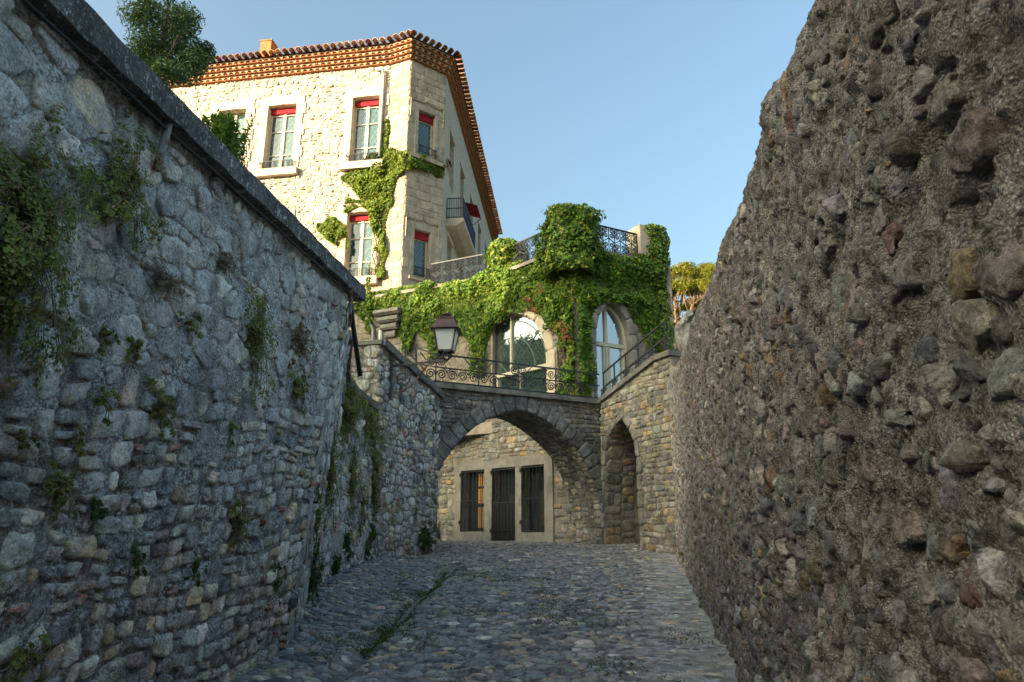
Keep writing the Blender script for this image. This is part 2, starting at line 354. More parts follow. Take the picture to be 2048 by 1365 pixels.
# ------------------------------------------------------------------ stones
def clip_half(poly, nx, ny, c):
    out = []; m = len(poly)
    for i in range(m):
        p = poly[i]; q = poly[(i+1) % m]; dp = p[0]*nx+p[1]*ny-c; dq = q[0]*nx+q[1]*ny-c
        if dp <= 0: out.append(p)
        if (dp < 0 < dq) or (dq < 0 < dp):
            k = dp/(dp-dq); out.append((p[0]+k*(q[0]-p[0]), p[1]+k*(q[1]-p[1])))
    return out
def round_poly(poly, n, it=2, w=0.25):
    P = np.array(poly, float)
    for _ in range(it):
        Q = np.roll(P, -1, 0); P = np.stack([P*(1-w)+Q*w, P*w+Q*(1-w)], 1).reshape(-1, 2)
    d = np.linalg.norm(np.roll(P, -1, 0)-P, axis=1); cum = np.concatenate([[0], np.cumsum(d)]); P2 = np.vstack([P, P[:1]])
    x = np.linspace(0, cum[-1], n, endpoint=False)
    return np.stack([np.interp(x, cum, P2[:, 0]), np.interp(x, cum, P2[:, 1])], 1)
def rubble(a0, a1, b0, b1, rad, rng, aspect=1.3, gap=0.012, tries=30, dens=1.0):
    """variable-size rubble cells; rad(a,b,rng)->radius. returns [(polygon, centre, radius)]"""
    W = (a1-a0)/aspect; rm = float(np.median([rad(a0, (b0+b1)/2, rng) for _ in range(40)])); d = 1.42*rm*dens
    cand = []
    for j in range(int((b1-b0)/(d*0.87))+1):
        for i in range(int(W/d)+1):
            x = (i+(0.5 if j % 2 else 0))*d+rng.uniform(-.42, .42)*d; y = b0+j*d*0.87+rng.uniform(-.42, .42)*d
            if 0 <= x <= W and b0 <= y <= b1: cand.append((rad(a0+x*aspect, y, rng), x, y))
    cand.sort(reverse=True); rmx = cand[0][0]; cs = max(3.0*rm, 0.0); cell = {}; pts = []
    rg = int(math.ceil(1.7*rmx/cs))
    for r, x, y in cand:
        gx, gy = int(x/cs), int(y/cs); ok = True
        for i in range(-rg, rg+1):
            for j in range(-rg, rg+1):
                for k in cell.get((gx+i, gy+j), ()):
                    q = pts[k]
                    if (q[0]-x)**2+(q[1]-y)**2 < ((q[2]+r)*0.72*dens)**2: ok = False; break
                if not ok: break
            if not ok: break
        if ok: cell.setdefault((gx, gy), []).append(len(pts)); pts.append((x, y, r))
    n = len(pts)
    out = []
    for i in range(n):
        x, y, r = pts[i]; gx, gy = int(x/cs), int(y/cs); k8 = np.arange(10)*2*math.pi/10+rng.uniform(0, 1)
        R = r*1.45
        poly = [(x+R*math.cos(k), y+R*math.sin(k)) for k in k8]
        for ii in range(-rg, rg+1):
            for jj in range(-rg, rg+1):
                for j in cell.get((gx+ii, gy+jj), ()):
                    if j == i: continue
                    qx, qy, qr = pts[j]
                    dx = qx-x; dy = qy-y; D = math.hypot(dx, dy)
                    if D > R+qr*1.5: continue
                    a = (D*D+r*r-qr*qr)/(2*D) - gap*0.5
                    nx, ny = dx/D, dy/D; poly = clip_half(poly, nx, ny, x*nx+y*ny+a)
                    if len(poly) < 3: break
                if len(poly) < 3: break
            if len(poly) < 3: break
        if len(poly) < 3: continue
        poly = [(a0+p[0]*aspect, p[1]) for p in poly]
        out.append((poly, np.mean(poly, 0), r))
    return out
def coursed(a0, a1, b0, b1, hm, wm, rng, gap=0.015, jit=0.25, wavy=0.3):
    out = []; b = b0; ph = rng.uniform(0, 9, 3)
    def wv(a, bb): return wavy*hm*(math.sin(a*1.3+bb*3+ph[0])*0.5+math.sin(a*3.1+bb*5+ph[1])*0.35)
    while b < b1-0.3*hm:
        h = hm*rng.uniform(0.65, 1.4); h = min(h, b1-b) if b1-b-h > 0.4*hm else b1-b
        a = a0 - rng.uniform(0, wm)
        while a < a1:
            w = wm*rng.uniform(0.5, 1.6)*(h/hm)**0.5
            x0, x1 = max(a, a0), min(a+w, a1)
            if x1-x0 > 0.3*hm:
                def quad(x0, x1, y0, y1):
                    j = lambda: rng.uniform(-jit, jit)*hm*0.35
                    g = gap/2
                    e0 = 0 if y0 <= b0+1e-6 else wv(x0, y0); e1 = 0 if y0 <= b0+1e-6 else wv(x1, y0)
                    f0 = 0 if y1 >= b1-1e-6 else wv(x0, y1); f1 = 0 if y1 >= b1-1e-6 else wv(x1, y1)
                    P = [(x0+g+max(0, j()), y0+g+e0), (x1-g-max(0, j()), y0+g+e1), (x1-g-max(0, j()), y1-g+f1), (x0+g+max(0, j()), y1-g+f0)]
                    m = ((P[2][0]+P[3][0])/2, (P[2][1]+P[3][1])/2+j()*0.5)
                    return [P[0], P[1], P[2], m, P[3]]
                if rng.random() < 0.16*jit/0.25 and h > hm*0.9:
                    k = rng.uniform(0.4, 0.6); ps = [quad(x0, x1, b, b+h*k), quad(x0, x1, b+h*k, b+h)]
                else: ps = [quad(x0, x1, b, b+h)]
                for p in ps: out.append((p, np.mean(p, 0), 0.5*min(x1-x0, h)))
            a += w
        b += h
    return out
_fc = {}
def dome_faces(n, k):
    if (n, k) not in _fc:
        q = [(r*n+j, r*n+(j+1) % n, (r+1)*n+(j+1) % n, (r+1)*n+j) for r in range(k-1) for j in range(n)]
        t = [((k-1)*n+j, (k-1)*n+(j+1) % n, k*n) for j in range(n)]
        _fc[(n, k)] = (np.array(q), np.array(t))
    return _fc[(n, k)]
PROF_ROUND = ((1.0, -1), (1.01, 0.15), (0.97, 0.5), (0.85, 0.82), (0.6, 0.97), (0.3, 1.0))
PROF_MID = ((1.0, -1), (1.0, 0.35), (0.88, 0.8), (0.6, 1.0))
PROF_FLAT = ((1.0, -1), (1.0, 0.6), (0.95, 0.92), (0.7, 1.0))
PROF_HI = ((1.0, -1), (1.0, 0.05), (0.99, 0.35), (0.955, 0.62), (0.89, 0.82), (0.77, 0.94), (0.6, 0.985), (0.41, 1.0), (0.2, 1.0))
def stone(surf, poly, H, rng, n=14, prof=PROF_MID, sink=0.04, rough=0.1, tilt=0.2, it=2, seed=0, w=0.25, facet=0, hi=False, buried=0.0):
    if hi: n = 28; prof = PROF_HI
    P = round_poly(poly, n, it, w); c = P.mean(0); r = np.linalg.norm(P-c, axis=1).mean()
    if hi:
        an = np.arange(n)*2*math.pi/n; k = rng.uniform(0, 6.28, 4)
        P = c+(P-c)*(1+rough*(.35*np.sin(3*an+k[0])+.35*np.sin(5*an+k[1])+.3*np.sin(9*an+k[2])+.2*np.sin(13*an+k[3])))[:, None]
    V = []
    for f, hh in prof:
        q = c+(P-c)*f; V.append(np.hstack([q, np.full((n, 1), -sink if hh < 0 else hh*H)]))
    V.append(np.array([[c[0], c[1], H*1.0]])); V = np.vstack(V); K = V.copy()
    fr = 1.3/max(r, 0.02)
    Wv = rng.normal(size=(3, 8))*fr*np.array([.8, .8, 1.7, 1.7, .9, 1.6, .9, 1.6])
    S = np.sin(K@Wv + rng.uniform(0, 6.28, 8))
    nz = (S[:, 0]+S[:, 1])*0.5; nz2 = (S[:, 2]+S[:, 3])*0.5
    top = (V[:, 2] > 0)
    if facet:
        q = (V[:, :2]-c)/r; hf = np.ones(len(V))
        for k in range(facet):
            a = rng.uniform(0, 6.28); hf = np.minimum(hf, 1+rng.uniform(.0, .5)-rng.uniform(.35, .9)*(q[:, 0]*math.cos(a)+q[:, 1]*math.sin(a)))
        V[:, 2] = np.where(top, V[:, 2]*np.clip(hf, .12, 1), V[:, 2])
    V[:, 0] += rough*r*(S[:, 4]*.6+S[:, 5]*.4); V[:, 1] += rough*r*(S[:, 6]*.6+S[:, 7]*.4)
    tl = rng.uniform(-tilt, tilt, 2)
    V[:, 2] += top*((nz*0.8+nz2*0.5)*rough*2.2*min(H*1.5+0.004, r) + H*((V[:, :2]-c)@tl)/max(r, .01))
    if hi:
        off = rng.uniform(0, 60, 3); fb = fbm(K*3.2/r+off, 3, 3); V[:, 2] += top*fb*min(.09*r, .012); V[:, 0] += .035*r*noise3(K*6/r+off, 5); V[:, 1] += .035*r*noise3(K*6/r+off, 6)
    q, t = dome_faces(n, len(prof))
    return surf.map(V), q, t
def emit_stones(lst, parent, name, mat, stuff_name, minpx=9.0, limit=300):
    """lst: (V,Q,T,tint). the largest in view become single parts, the rest one part of kind stuff"""
    sc = []
    for V, q, t, c in lst:
        u, v, dep = project(V); 
        vis = (u.max() > 0) and (u.min() < W0) and (v.max() > 0) and (v.min() < H0) and dep.min() > 0.3
        sc.append(math.sqrt(max(0, (u.max()-u.min())*(v.max()-v.min()))) if vis else 0)
    order = np.argsort(sc)[::-1]; rest = MB(); nrest = 0
    for k, i in enumerate(order):
        V, q, t, c = lst[i]
        if k < limit and sc[i] >= minpx:
            MB().add(V, q, t, c).build(name, mat, parent, smooth=True)
        else: rest.add(V, q, t, c); nrest += 1
    if nrest: rest.build(stuff_name, mat, parent, smooth=True, kind='stuff')
PALK = 1.35
def pick(rng, pal):
    w = np.array([p[1] for p in pal], float); k = rng.choice(len(pal), p=w/w.sum())
    return np.array(pal[k][0])*PALK*rng.uniform(0.75, 1.25)*(1+rng.uniform(-.06, .06, 3))
PAL_LEFT = [((.215, .215, .21), 5), ((.26, .235, .195), 5), ((.30, .235, .15), 2.2), ((.22, .165, .16), 1.2), ((.31, .15, .11), 0.3), ((.11, .112, .12), 2.5), ((.38, .365, .33), 2)]
PAL_RIGHT = [((.20, .19, .185), 5), ((.23, .20, .175), 4), ((.27, .195, .12), 1.3), ((.175, .135, .135), 1.8), ((.20, .115, .10), 0.15), ((.12, .115, .12), 2.0), ((.29, .275, .26), 0.7)]
PAL_BRIDGE = [((.155, .15, .14), 5), ((.19, .17, .14), 3), ((.22, .175, .115), .8), ((.105, .103, .10), 2.5)]
PAL_WARM = [((.205, .19, .165), 4), ((.245, .215, .165), 4), ((.32, .235, .135), 1.2), ((.28, .18, .10), 0.25), ((.14, .135, .125), 2), ((.28, .26, .225), 1.5)]
PAL_HOUSE = [((.43, .365, .285), 5), ((.38, .31, .235), 3), ((.47, .41, .325), 4), ((.31, .245, .175), .7)]
def in_poly(pt, poly):
    x, y = pt; c = False; n = len(poly); j = n-1
    for i in range(n):
        if (poly[i][1] > y) != (poly[j][1] > y) and x < (poly[j][0]-poly[i][0])*(y-poly[i][1])/(poly[j][1]-poly[i][1])+poly[i][0]: c = not c
        j = i
    return c
def grid_wall(surf, sa, sb, hfun, mat, name, parent, tintf=None):
    A, B = np.meshgrid(sa, sb); K = np.stack([A.ravel(), B.ravel(), np.zeros(A.size)], 1)
    base = surf.map(K); h = hfun(K, base); K[:, 2] = h; V = surf.map(K)
    na, nb = len(sa), len(sb); i, j = np.meshgrid(np.arange(na-1), np.arange(nb-1)); i = i.ravel(); j = j.ravel()
    q = np.stack([j*na+i, j*na+i+1, (j+1)*na+i+1, (j+1)*na+i], 1)
    return MB().add(V, q, tint=tintf(K, base) if tintf else None).build(name, mat, parent, smooth=True)
def holed_face(face, outer, holes, mat, name, parent, h=0.0, depth=0.4, reveal_mat=None, thick=None):
    """flat wall with openings and reveals going inwards by depth"""
    loops = [[Vector((p[0], p[1], 0)) for p in outer]] + [[Vector((p[0], p[1], 0)) for p in hl] for hl in holes]
    tr = tessellate_polygon(loops); flat = [p for l in loops for p in l]
    mb = MB(); mb.add(face.map([[p.x, p.y, h] for p in flat]), None, [tuple(t) for t in tr])
    for hl in holes:
        n = len(hl); V = face.map([[p[0], p[1], h] for p in hl] + [[p[0], p[1], h-depth] for p in hl])
        mb.add(V, [(i, (i+1) % n, n+(i+1) % n, n+i) for i in range(n)])
    if thick:
        n = len(outer); V = face.map([[p[0], p[1], h] for p in outer] + [[p[0], p[1], h-thick] for p in outer])
        mb.add(V, [(i, (i+1) % n, n+(i+1) % n, n+i) for i in range(n)])
    return mb.build(name, mat, parent)
def slab(face, t0, t1, z0, z1, h0, h1, mb=None, tint=None):
    mb = mb or MB()
    return mb.box(face.p((t0+t1)/2, (z0+z1)/2, (h0+h1)/2), face.d3, face.z3, face.n3, (t1-t0)/2, (z1-z0)/2, (h1-h0)/2, tint)
def prism(face, poly, h0, h1, mb=None, tint=None):
    """polygon in (t,z) extruded between h0 and h1"""
    mb = mb or MB(); n = len(poly); V = face.map([[p[0], p[1], h1] for p in poly]+[[p[0], p[1], h0] for p in poly])
    tr = tessellate_polygon([[Vector((p[0], p[1], 0)) for p in poly]])
    tr = [tuple(t) for t in tr]
    return mb.add(V, [(i, (i+1) % n, n+(i+1) % n, n+i) for i in range(n)], tr+[tuple(n+k for k in t[::-1]) for t in tr], tint)
def spiral(c, r, turns, a0, sgn, ex, ey, n=26, rmin=0.15):
    c = np.asarray(c, float); k = np.linspace(0, 1, n); rr = r*(1-(1-rmin)*k); an = a0+sgn*turns*2*math.pi*k
    return c + (rr*np.cos(an))[:, None]*ex + (rr*np.sin(an))[:, None]*ey
# ------------------------------------------------------------------ leaves
def leaves(mb, C, N, size, rng, tints, aspect=0.6, fold=0.25, droop=0.0):
    """folded rhombus leaves: centres, facing normals, sizes"""
    n = len(C); N = N/(np.linalg.norm(N, axis=1)[:, None]+1e-9)
    a = rng.normal(size=(n, 3)); a[:, 2] -= droop; a -= N*np.sum(a*N, 1)[:, None]; a /= (np.linalg.norm(a, axis=1)[:, None]+1e-9)
    b = np.cross(N, a); s = np.asarray(size).reshape(-1, 1)*np.ones((n, 1))
    v0 = C-a*s*0.5; v2 = C+a*s*0.5; l = C+b*s*aspect*0.5+N*s*fold-a*s*0.08; r = C-b*s*aspect*0.5+N*s*fold-a*s*0.08
    V = np.stack([v0, r, v2, l], 1).reshape(-1, 3); k = np.arange(n)*4
    T = np.concatenate([np.stack([k, k+1, k+2], 1), np.stack([k, k+2, k+3], 1)])
    return mb.add(V, None, T, np.repeat(tints, 4, axis=0))
def leaf_tints(n, pal, rng, jit=0.25):
    w = np.array([p[1] for p in pal], float); i = rng.choice(len(pal), n, p=w/w.sum())
    return np.array([p[0] for p in pal])[i]*rng.uniform(1-jit, 1+jit, (n, 1))
R = np.random.default_rng
# ================================================================== GROUND, STREET
def sheet(poly, z, mat, name):
    tr = tessellate_polygon([[Vector((p[0], p[1], 0)) for p in poly]])
    zz = z if callable(z) else (lambda x, y: z)
    o = MB().add([(p[0], p[1], zz(p[0], p[1])) for p in poly], None, [tuple(t) for t in tr]).build(name, mat)
    return tag(o, kind='structure')
sheet([(-900, -900), (900, -900), (900, 900), (-900, 900)], -3.2, M['soil'], 'ground')
xs = np.linspace(-4.6, 7.5, 70); ys = np.linspace(-4, 30, 180)
gx_, gy_ = np.meshgrid(xs, ys); P = np.stack([gx_.ravel(), gy_.ravel(), np.zeros(gx_.size)], 1)
def street_z(x, y):
    x = np.asarray(x, float); y = np.asarray(y, float)
    gut = -1.49 + (y-6.67)*0.0435
    z = gz(y) + 0.02*noise3(np.stack([x*0.9, y*0.9, 0*x], -1).reshape(-1, 3), 5).reshape(x.shape)
    z = z - 0.055*np.exp(-((x-gut)/0.09)**2)*(y < 15) - 0.03*np.exp(-((x-gut)/0.5)**2)*(y < 15.5)
    z = z + 0.10*np.exp(-((x+2.7)/0.45)**2)*(y > 8)*(y < 16)          # rubbish and soil along the wall foot
    return z
P[:, 2] = street_z(P[:, 0], P[:, 1])
i_, j_ = np.meshgrid(np.arange(69), np.arange(179)); i_ = i_.ravel(); j_ = j_.ravel()
mb = MB().add(P, np.stack([j_*70+i_, j_*70+i_+1, (j_+1)*70+i_+1, (j_+1)*70+i_], 1))
# right hand strip is smooth worn concrete, a little paler
def strip_w(x, y): return np.clip((x-(0.78+0.18*y-1.15+0.05*(y-8)))/0.5, 0, 1)
mb.cv = [np.stack([1+0.75*strip_w(P[:, 0], P[:, 1])]*3, 1)]
street = tag(mb.build('street', M['street'], smooth=True), kind='structure')
# cobbles
rng = R(11)
class Flat:
    def map(s, A): return np.stack([A[:, 0], A[:, 1], street_z(A[:, 0], A[:, 1]) + A[:, 2]], 1)
flat = Flat()
def cob_rad(a, b, rng): return float(np.clip(rng.lognormal(math.log(0.034), 0.36), 0.022, 0.08))
cells = rubble(-3.4, 4.6, 3.2, 22.5, cob_rad, rng, aspect=1.6, gap=0.013, dens=1.0)
PAL_COB = [((.15, .165, .19), 5), ((.19, .195, .205), 4), ((.22, .205, .185), 3), ((.30, .24, .18), 1.0), ((.36, .34, .31), 1.0), ((.085, .09, .105), 3)]
lst = []
for poly, c, r in cells:
    y = c[1]; xl = np.interp(y, [2, 7.5, 9, 11.8, 14.6, 16.6, 22], [-2.3, -2.25, -2.6, -3.1, -2.95, -2.1, -3.6]); xr = 0.78+0.18*y+0.02 if y < 16.3 else 4.6
    if c[0] < xl or c[0] > xr: continue
    sw = float(strip_w(c[0], y))
    if rng.random() < sw*0.55: continue
    gut = -1.49+(y-6.67)*0.0435
    if abs(c[0]-gut) < 0.05 and y < 14.5: continue
    H = rng.uniform(0.006, 0.026)*(1-0.7*sw)
    V, q, t = stone(flat, poly, H, rng, n=9, prof=((1.0, -1), (0.97, 0.45), (0.72, 0.92)), sink=0.03, rough=0.10, tilt=0.35, it=1)
    tn = pick(rng, PAL_COB)*np.array([1.12, 1.08, 1.02])*(1+0.35*sw)
    lst.append((V, q, t, tn))
emit_stones(lst, street, 'cobble', M['cobble'], 'cobbles')
# ================================================================== LEFT WALL (near)
lw = thing('rubble_wall', (-2.4, 5, gz(5)), 'rubble wall with a long sloping dark coping slab and a cable under it', 'wall')
cop = Face((-2.44, 0.0), (-2.44+0.04*9.4, 9.4))
tA, zA = cop.px(170, 0); tB, zB = cop.px(692, 535); sl = (zB-zA)/(tB-tA)
def cop_z(t): return zA+(t-tA)*sl
def lwx(y): return -2.57+0.04*y
cth = 0.20
wb = lambda y: (lwx(y), y, float(gz(y))-0.06)
ytop = 8.95
seg1 = Ruled([wb(1.0), (lwx(7.57)+0.02, 7.57, float(gz(7.57))-0.06)], [(lwx(1.0), 1.0, cop_z(1.0)-cth+0.02), (lwx(ytop), ytop, cop_z(ytop)-cth+0.02)], toward=(0, 4))
rng = R(21)
def f1(K, base):
    h = 0.022*fbm(base*2.2, 4, 3)+0.017*fbm(base*9, 4, 7, .6)+0.03*noise3(base*0.9, 9)
    e = np.clip((K[:, 0]-(seg1.L-0.25))/0.25, 0, 1); return h-0.12*e*e-0.016*np.clip((2.6-K[:, 1])/1.0, 0, 1)-0.004
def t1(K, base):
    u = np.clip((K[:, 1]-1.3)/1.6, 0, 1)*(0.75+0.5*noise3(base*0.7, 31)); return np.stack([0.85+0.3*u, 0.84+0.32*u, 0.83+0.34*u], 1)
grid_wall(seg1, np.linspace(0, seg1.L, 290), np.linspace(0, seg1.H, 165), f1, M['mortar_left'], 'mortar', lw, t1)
def rad1(a, b, rng): return float(np.clip(rng.lognormal(math.log(0.058 if b < 2.2 else 0.07), 0.48), 0.022, 0.135))
lst = []
cells = []
for poly, cc_, r in coursed(0.0, seg1.L-0.10, 0.03, 2.45, 0.165, 0.185, rng, gap=0.018, wavy=0.55, jit=0.8):
    an = rng.uniform(-.10, .10); pc = (np.array(poly)-cc_)@np.array([[math.cos(an), -math.sin(an)], [math.sin(an), math.cos(an)]]); cells.append((cc_+pc*rng.uniform(.78, 1.0), cc_, r*1.1))
cells += rubble(0.0, seg1.L-0.12, 2.5, seg1.H-0.08, rad1, rng, aspect=1.3, gap=0.014)
for poly, c, r in cells:
    up = np.clip((c[1]-1.5)/1.2, 0, 1)
    if rng.random() > 0.95-0.10*up: continue
    H = rng.uniform(0.018, 0.055)*(1-0.25*up)*min(1, r/0.08)+0.012
    brick = rng.random() < 0.035
    if brick:
        w = rng.uniform(.05, .1); hh = rng.uniform(.018, .03); an = rng.uniform(-.3, .3)
        poly = [(c[0]+x*w*math.cos(an)-y*hh*math.sin(an), c[1]+x*w*math.sin(an)+y*hh*math.cos(an)) for x, y in ((-1, -1), (1, -1), (1, 1), (-1, 1))]
    base = seg1.map([[c[0], c[1], 0]]); h0 = float(f1(np.array([[c[0], c[1], 0]]), base)[0])
    ysc = seg1.p(c[0], c[1])[1]
    V, q, t = stone(seg1, poly, H*.62, rng, n=15, prof=PROF_MID, sink=0.05, rough=0.10, tilt=0.4, w=rng.uniform(.10, .2), facet=3, hi=(r > .042 and ysc > 2.9))
    V = V + np.array([h0*0.8, 0, 0])
    tn = np.array((.42, .18, .11))*rng.uniform(.7, 1.2) if brick else pick(rng, PAL_LEFT)*1.75*rng.uniform(.6, 1.2)*np.array([1.04, 1.0, .95])
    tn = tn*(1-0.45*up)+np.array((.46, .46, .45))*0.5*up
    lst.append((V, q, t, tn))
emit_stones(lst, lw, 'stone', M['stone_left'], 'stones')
# smooth old render along the fold
def fs(K, base):
    x = (K[:, 0]-(seg1.L-.2))/.2; ed = np.clip(1-np.abs(x*2-1)**3, 0, 1); return f1(K, base)*.5+.005+.03*ed+.012*noise3(base*3, 77)
grid_wall(seg1, np.linspace(seg1.L-.2, seg1.L, 12), np.linspace(0.05, 2.55, 60), fs, M['fold_render'], 'render_strip', lw)
# coping of the near wall, roughened
ct = np.linspace(0.6, 9.25, 120)
prof = [(-0.50, -cth+0.0), (0.0, -cth), (0.0, -0.015), (-0.02, 0.0), (-0.50, 0.03)]
V = []; m = len(prof)
for t in ct:
    for hh, dz in prof: V.append((t, cop_z(t)+dz, hh))
V = np.array(V); q = [(k*m+i, (k+1)*m+i, (k+1)*m+i+1, k*m+i+1) for k in range(len(ct)-1) for i in range(m-1)]
q += [((len(ct)-1)*m, (len(ct)-1)*m+1, (len(ct)-1)*m+2, (len(ct)-1)*m+3)]
Wd = cop.map(V); Wd += np.stack([0.012*noise3(Wd*6, 3), 0*Wd[:, 0], 0.010*noise3(Wd*5, 4)], 1)
MB().add(Wd, q, [((len(ct)-1)*m, (len(ct)-1)*m+3, (len(ct)-1)*m+4)]).build('coping', M['coping'], lw)
mb = MB(); pts = []
for t in np.linspace(0.6, 9.1, 60):
    p = cop.p(t, cop_z(t)-cth-0.035-0.012*abs(math.sin(t*2.6)), -0.06); pts.append(p)
mb.tube(pts, 0.012, 6); tag(mb.build('cable', M['black'], None, smooth=True), 'black cable clipped under the dark coping of the rubble wall', 'cable')
# rusty pipe stubs on the near wall
def stub(u0, v0, u1, v1, r, lab, out=0.05):
    a = seg1.px(u0, v0); b = seg1.px(u1, v1); A = seg1.p(a[0], min(a[1], seg1.H), out+0.03); B = seg1.p(b[0], b[1], out-0.01)
    mb = MB().tube([A, A*.66+B*.34, A*.33+B*.67, B], r, 8); o = mb.build('rusty_pipe', M['rust'], None, smooth=True); tag(o, lab, 'pipe'); return o, A, B
o, A, B = stub(325, 243, 303, 345, 0.028, 'short rusty pipe with peeling grey paint under the sloping coping', 0.04)
MB().bar(A*0.85+B*0.15+np.array([-0.1, 0, 0]), A*0.85+B*0.15, 0.03, 0.015).build('bracket', M['rust'], o)
stub(694, 566, 684, 655, 0.022, 'thin rusty pipe standing at the end corner of the rubble wall', 0.10)

# ================================================================== LEFT WALL (beyond the fold)
lw2 = thing('lichen_wall', (-2.9, 11.5, gz(11.5)), 'pale lichen-covered rubble wall hung with green plants beyond the fold', 'wall')
bp = [(lwx(7.5), 7.5), (-2.58, 9.08), (-3.03, 11.8), (-2.90, 14.75)]
tp = [(lwx(8.9)-0.02, 8.9, EYE+2.95), (-2.55, 10.3, EYE+2.75), (-3.08, 12.6, EYE+2.52), (-2.95, 14.75, EYE+2.40)]
seg2 = Ruled([(x, y, float(gz(y))-0.06) for x, y in bp], tp, toward=(0, 8))
rng = R(31)
def f2(K, base): return 0.035*fbm(base*1.6, 4, 13)+0.013*fbm(base*8, 3, 17)
grid_wall(seg2, np.linspace(0, seg2.L, 200), np.linspace(0, seg2.H, 110), f2, M['mortar_left'], 'mortar', lw2, lambda K, b: np.stack([0.95+0.3*noise3(b*0.8, 41)]*3, 1))
lst = []
for poly, c, r in rubble(0.03, seg2.L-0.02, 0.05, seg2.H-0.1, lambda a, b, rng: float(np.clip(rng.lognormal(math.log(0.072), 0.4), 0.03, 0.18)), rng, aspect=1.35, gap=0.014):
    if rng.random() < 0.12: continue
    H = rng.uniform(0.02, 0.065)
    V, q, t = stone(seg2, poly, H*.75, rng, n=14, prof=PROF_MID, sink=0.06, rough=0.14, tilt=0.4, facet=4, w=rng.uniform(.12, .24))
    lst.append((V, q, t, pick(rng, PAL_LEFT)*1.6))
emit_stones(lst, lw2, 'stone', M['stone_lichen'], 'stones')
mb = MB()                                                   # low coping of that wall
for k in range(6):
    s0 = seg2.L*(0.30+0.70*k/6)+0.01; s1 = seg2.L*(0.30+0.70*(k+1)/6)-0.01
    A = seg2.p(s0, seg2.H); B = seg2.p(s1, seg2.H); off = np.array([-0.13, 0, 0.05])
    MB().bar(A+off, B+off, 0.44, 0.15).build('coping_slab', M['coping_bridge'], lw2)
pp = [at_y(700, 590, 9.3), at_y(706, 650, 9.4), at_y(713, 700, 9.5), at_y(720, 752, 9.7)]
tag(MB().tube(pp, 0.035, 8).build('drain_pipe', M['black'], None, smooth=True), 'dark drain pipe hanging at the end of the rubble wall', 'pipe')

# ================================================================== RIGHT WALL
rw = thing('conglomerate_wall', (2.0, 6.5, gz(6.5)), 'tall brown-grey wall of coarse mortar and protruding rubble along the street', 'wall')
ry = [-1.5, 2.3, 4.0, 6.8, 9.1, 12.6, 16.0]
rbx = [0.78+0.18*y for y in ry]; rtz = [2.10, 2.26, 2.37, 2.55, 2.68, 3.0, 3.35]
seg3 = Ruled([(x, y, float(gz(y))-0.06) for x, y in zip(rbx, ry)], [(x+0.03, y, EYE+z) for x, y, z in zip(rbx, ry, rtz)], toward=(0, 6), n=140)
rng = R(41)
a_y = lambda y: (y+1.5)/17.5*seg3.L
sa = list(np.arange(-1.5, 1.0, 0.04)); y = 1.0
while y < 16.0: sa.append(y); y += max(0.012, 0.0052*y)
sa = np.array([a_y(y) for y in sa]+[seg3.L])
sb = np.concatenate([np.linspace(0, seg3.H-0.12, 215), np.linspace(seg3.H-0.12, seg3.H+0.7, 26)[1:]])
def f3(K, base):
    h = 0.04*fbm(base*1.3, 3, 23)+0.020*fbm(base*6.5, 3, 27)+0.017*fbm(base*19, 3, 29, .7)
    pit = fbm(base*11, 2, 33); h -= 0.07*np.clip(pit-0.4, 0, 1)
    d = np.clip((K[:, 1]-(seg3.H-0.25))/0.25, 0, 1)
    ex = np.clip(K[:, 1]-seg3.H, 0, None); K[:, 1] = np.minimum(K[:, 1], seg3.H+0.03*fbm(base*2.0, 3, 35)*(d > 0)+0.02*noise3(base*0.8, 5)*(d > 0))
    return h-0.10*d*d-ex
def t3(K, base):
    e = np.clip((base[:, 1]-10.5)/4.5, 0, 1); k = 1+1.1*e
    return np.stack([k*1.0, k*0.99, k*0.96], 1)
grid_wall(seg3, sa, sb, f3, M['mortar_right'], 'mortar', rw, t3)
lst = []
def rad3(a, b, rng): return float(np.clip(rng.lognormal(math.log(0.033), 0.5), 0.014, 0.072))
cells = rubble(a_y(0.6), seg3.L-0.05, 0.05, seg3.H-0.22, rad3, rng, aspect=1.05, gap=0.008, dens=0.98)
hz = f3(np.array([[c[0], c[1], 0] for _, c, _ in cells]), seg3.map([[c[0], c[1], 0] for _, c, _ in cells]))
for (poly, c, r), h0 in zip(cells, hz):
    y = seg3.p(c[0], c[1])[1]; upf = np.clip((c[1]-2.4)/1.2, 0, 1)
    far = np.clip((y-4)/5, 0, 1)
    if rng.random() > 0.88-0.32*upf-0.10*far: continue
    an = rng.uniform(-0.7, 0.7); pc = np.array(poly)-c; pc = pc@np.array([[math.cos(an), -math.sin(an)], [math.sin(an), math.cos(an)]]); poly = c+pc*rng.uniform(0.7, 1.0)
    H = rng.uniform(0.003, 0.027)*min(1.25, r/0.042)*(1-.6*far)*(1-.5*upf)+h0*0.97
    if H < .004: continue
    hi = y < 5 and r > .04
    V, q, t = stone(seg3, poly, H, rng, n=13, prof=PROF_MID, sink=0.08, rough=0.2, tilt=0.35, w=rng.uniform(.04, .15), it=1+int(rng.random() < .5), facet=6, hi=hi)
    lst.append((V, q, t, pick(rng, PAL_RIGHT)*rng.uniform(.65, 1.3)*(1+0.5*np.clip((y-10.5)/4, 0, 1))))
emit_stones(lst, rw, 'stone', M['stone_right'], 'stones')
# raised ground held back by the walls
sheet([(-2.95, -8), (-2.75, 8.9), (-3.1, 10.3), (-3.6, 12.6), (-3.4, 17.2), (-3.4, 22.5), (-30, 22.5), (-30, -8)], 3.3, M['soil'], 'garden_ground')
sheet([(1.15, -3), (40, -3), (40, 60), (5.6, 60), (5.6, 24), (4.6, 16.6)], 2.9, M['soil'], 'upper_ground')
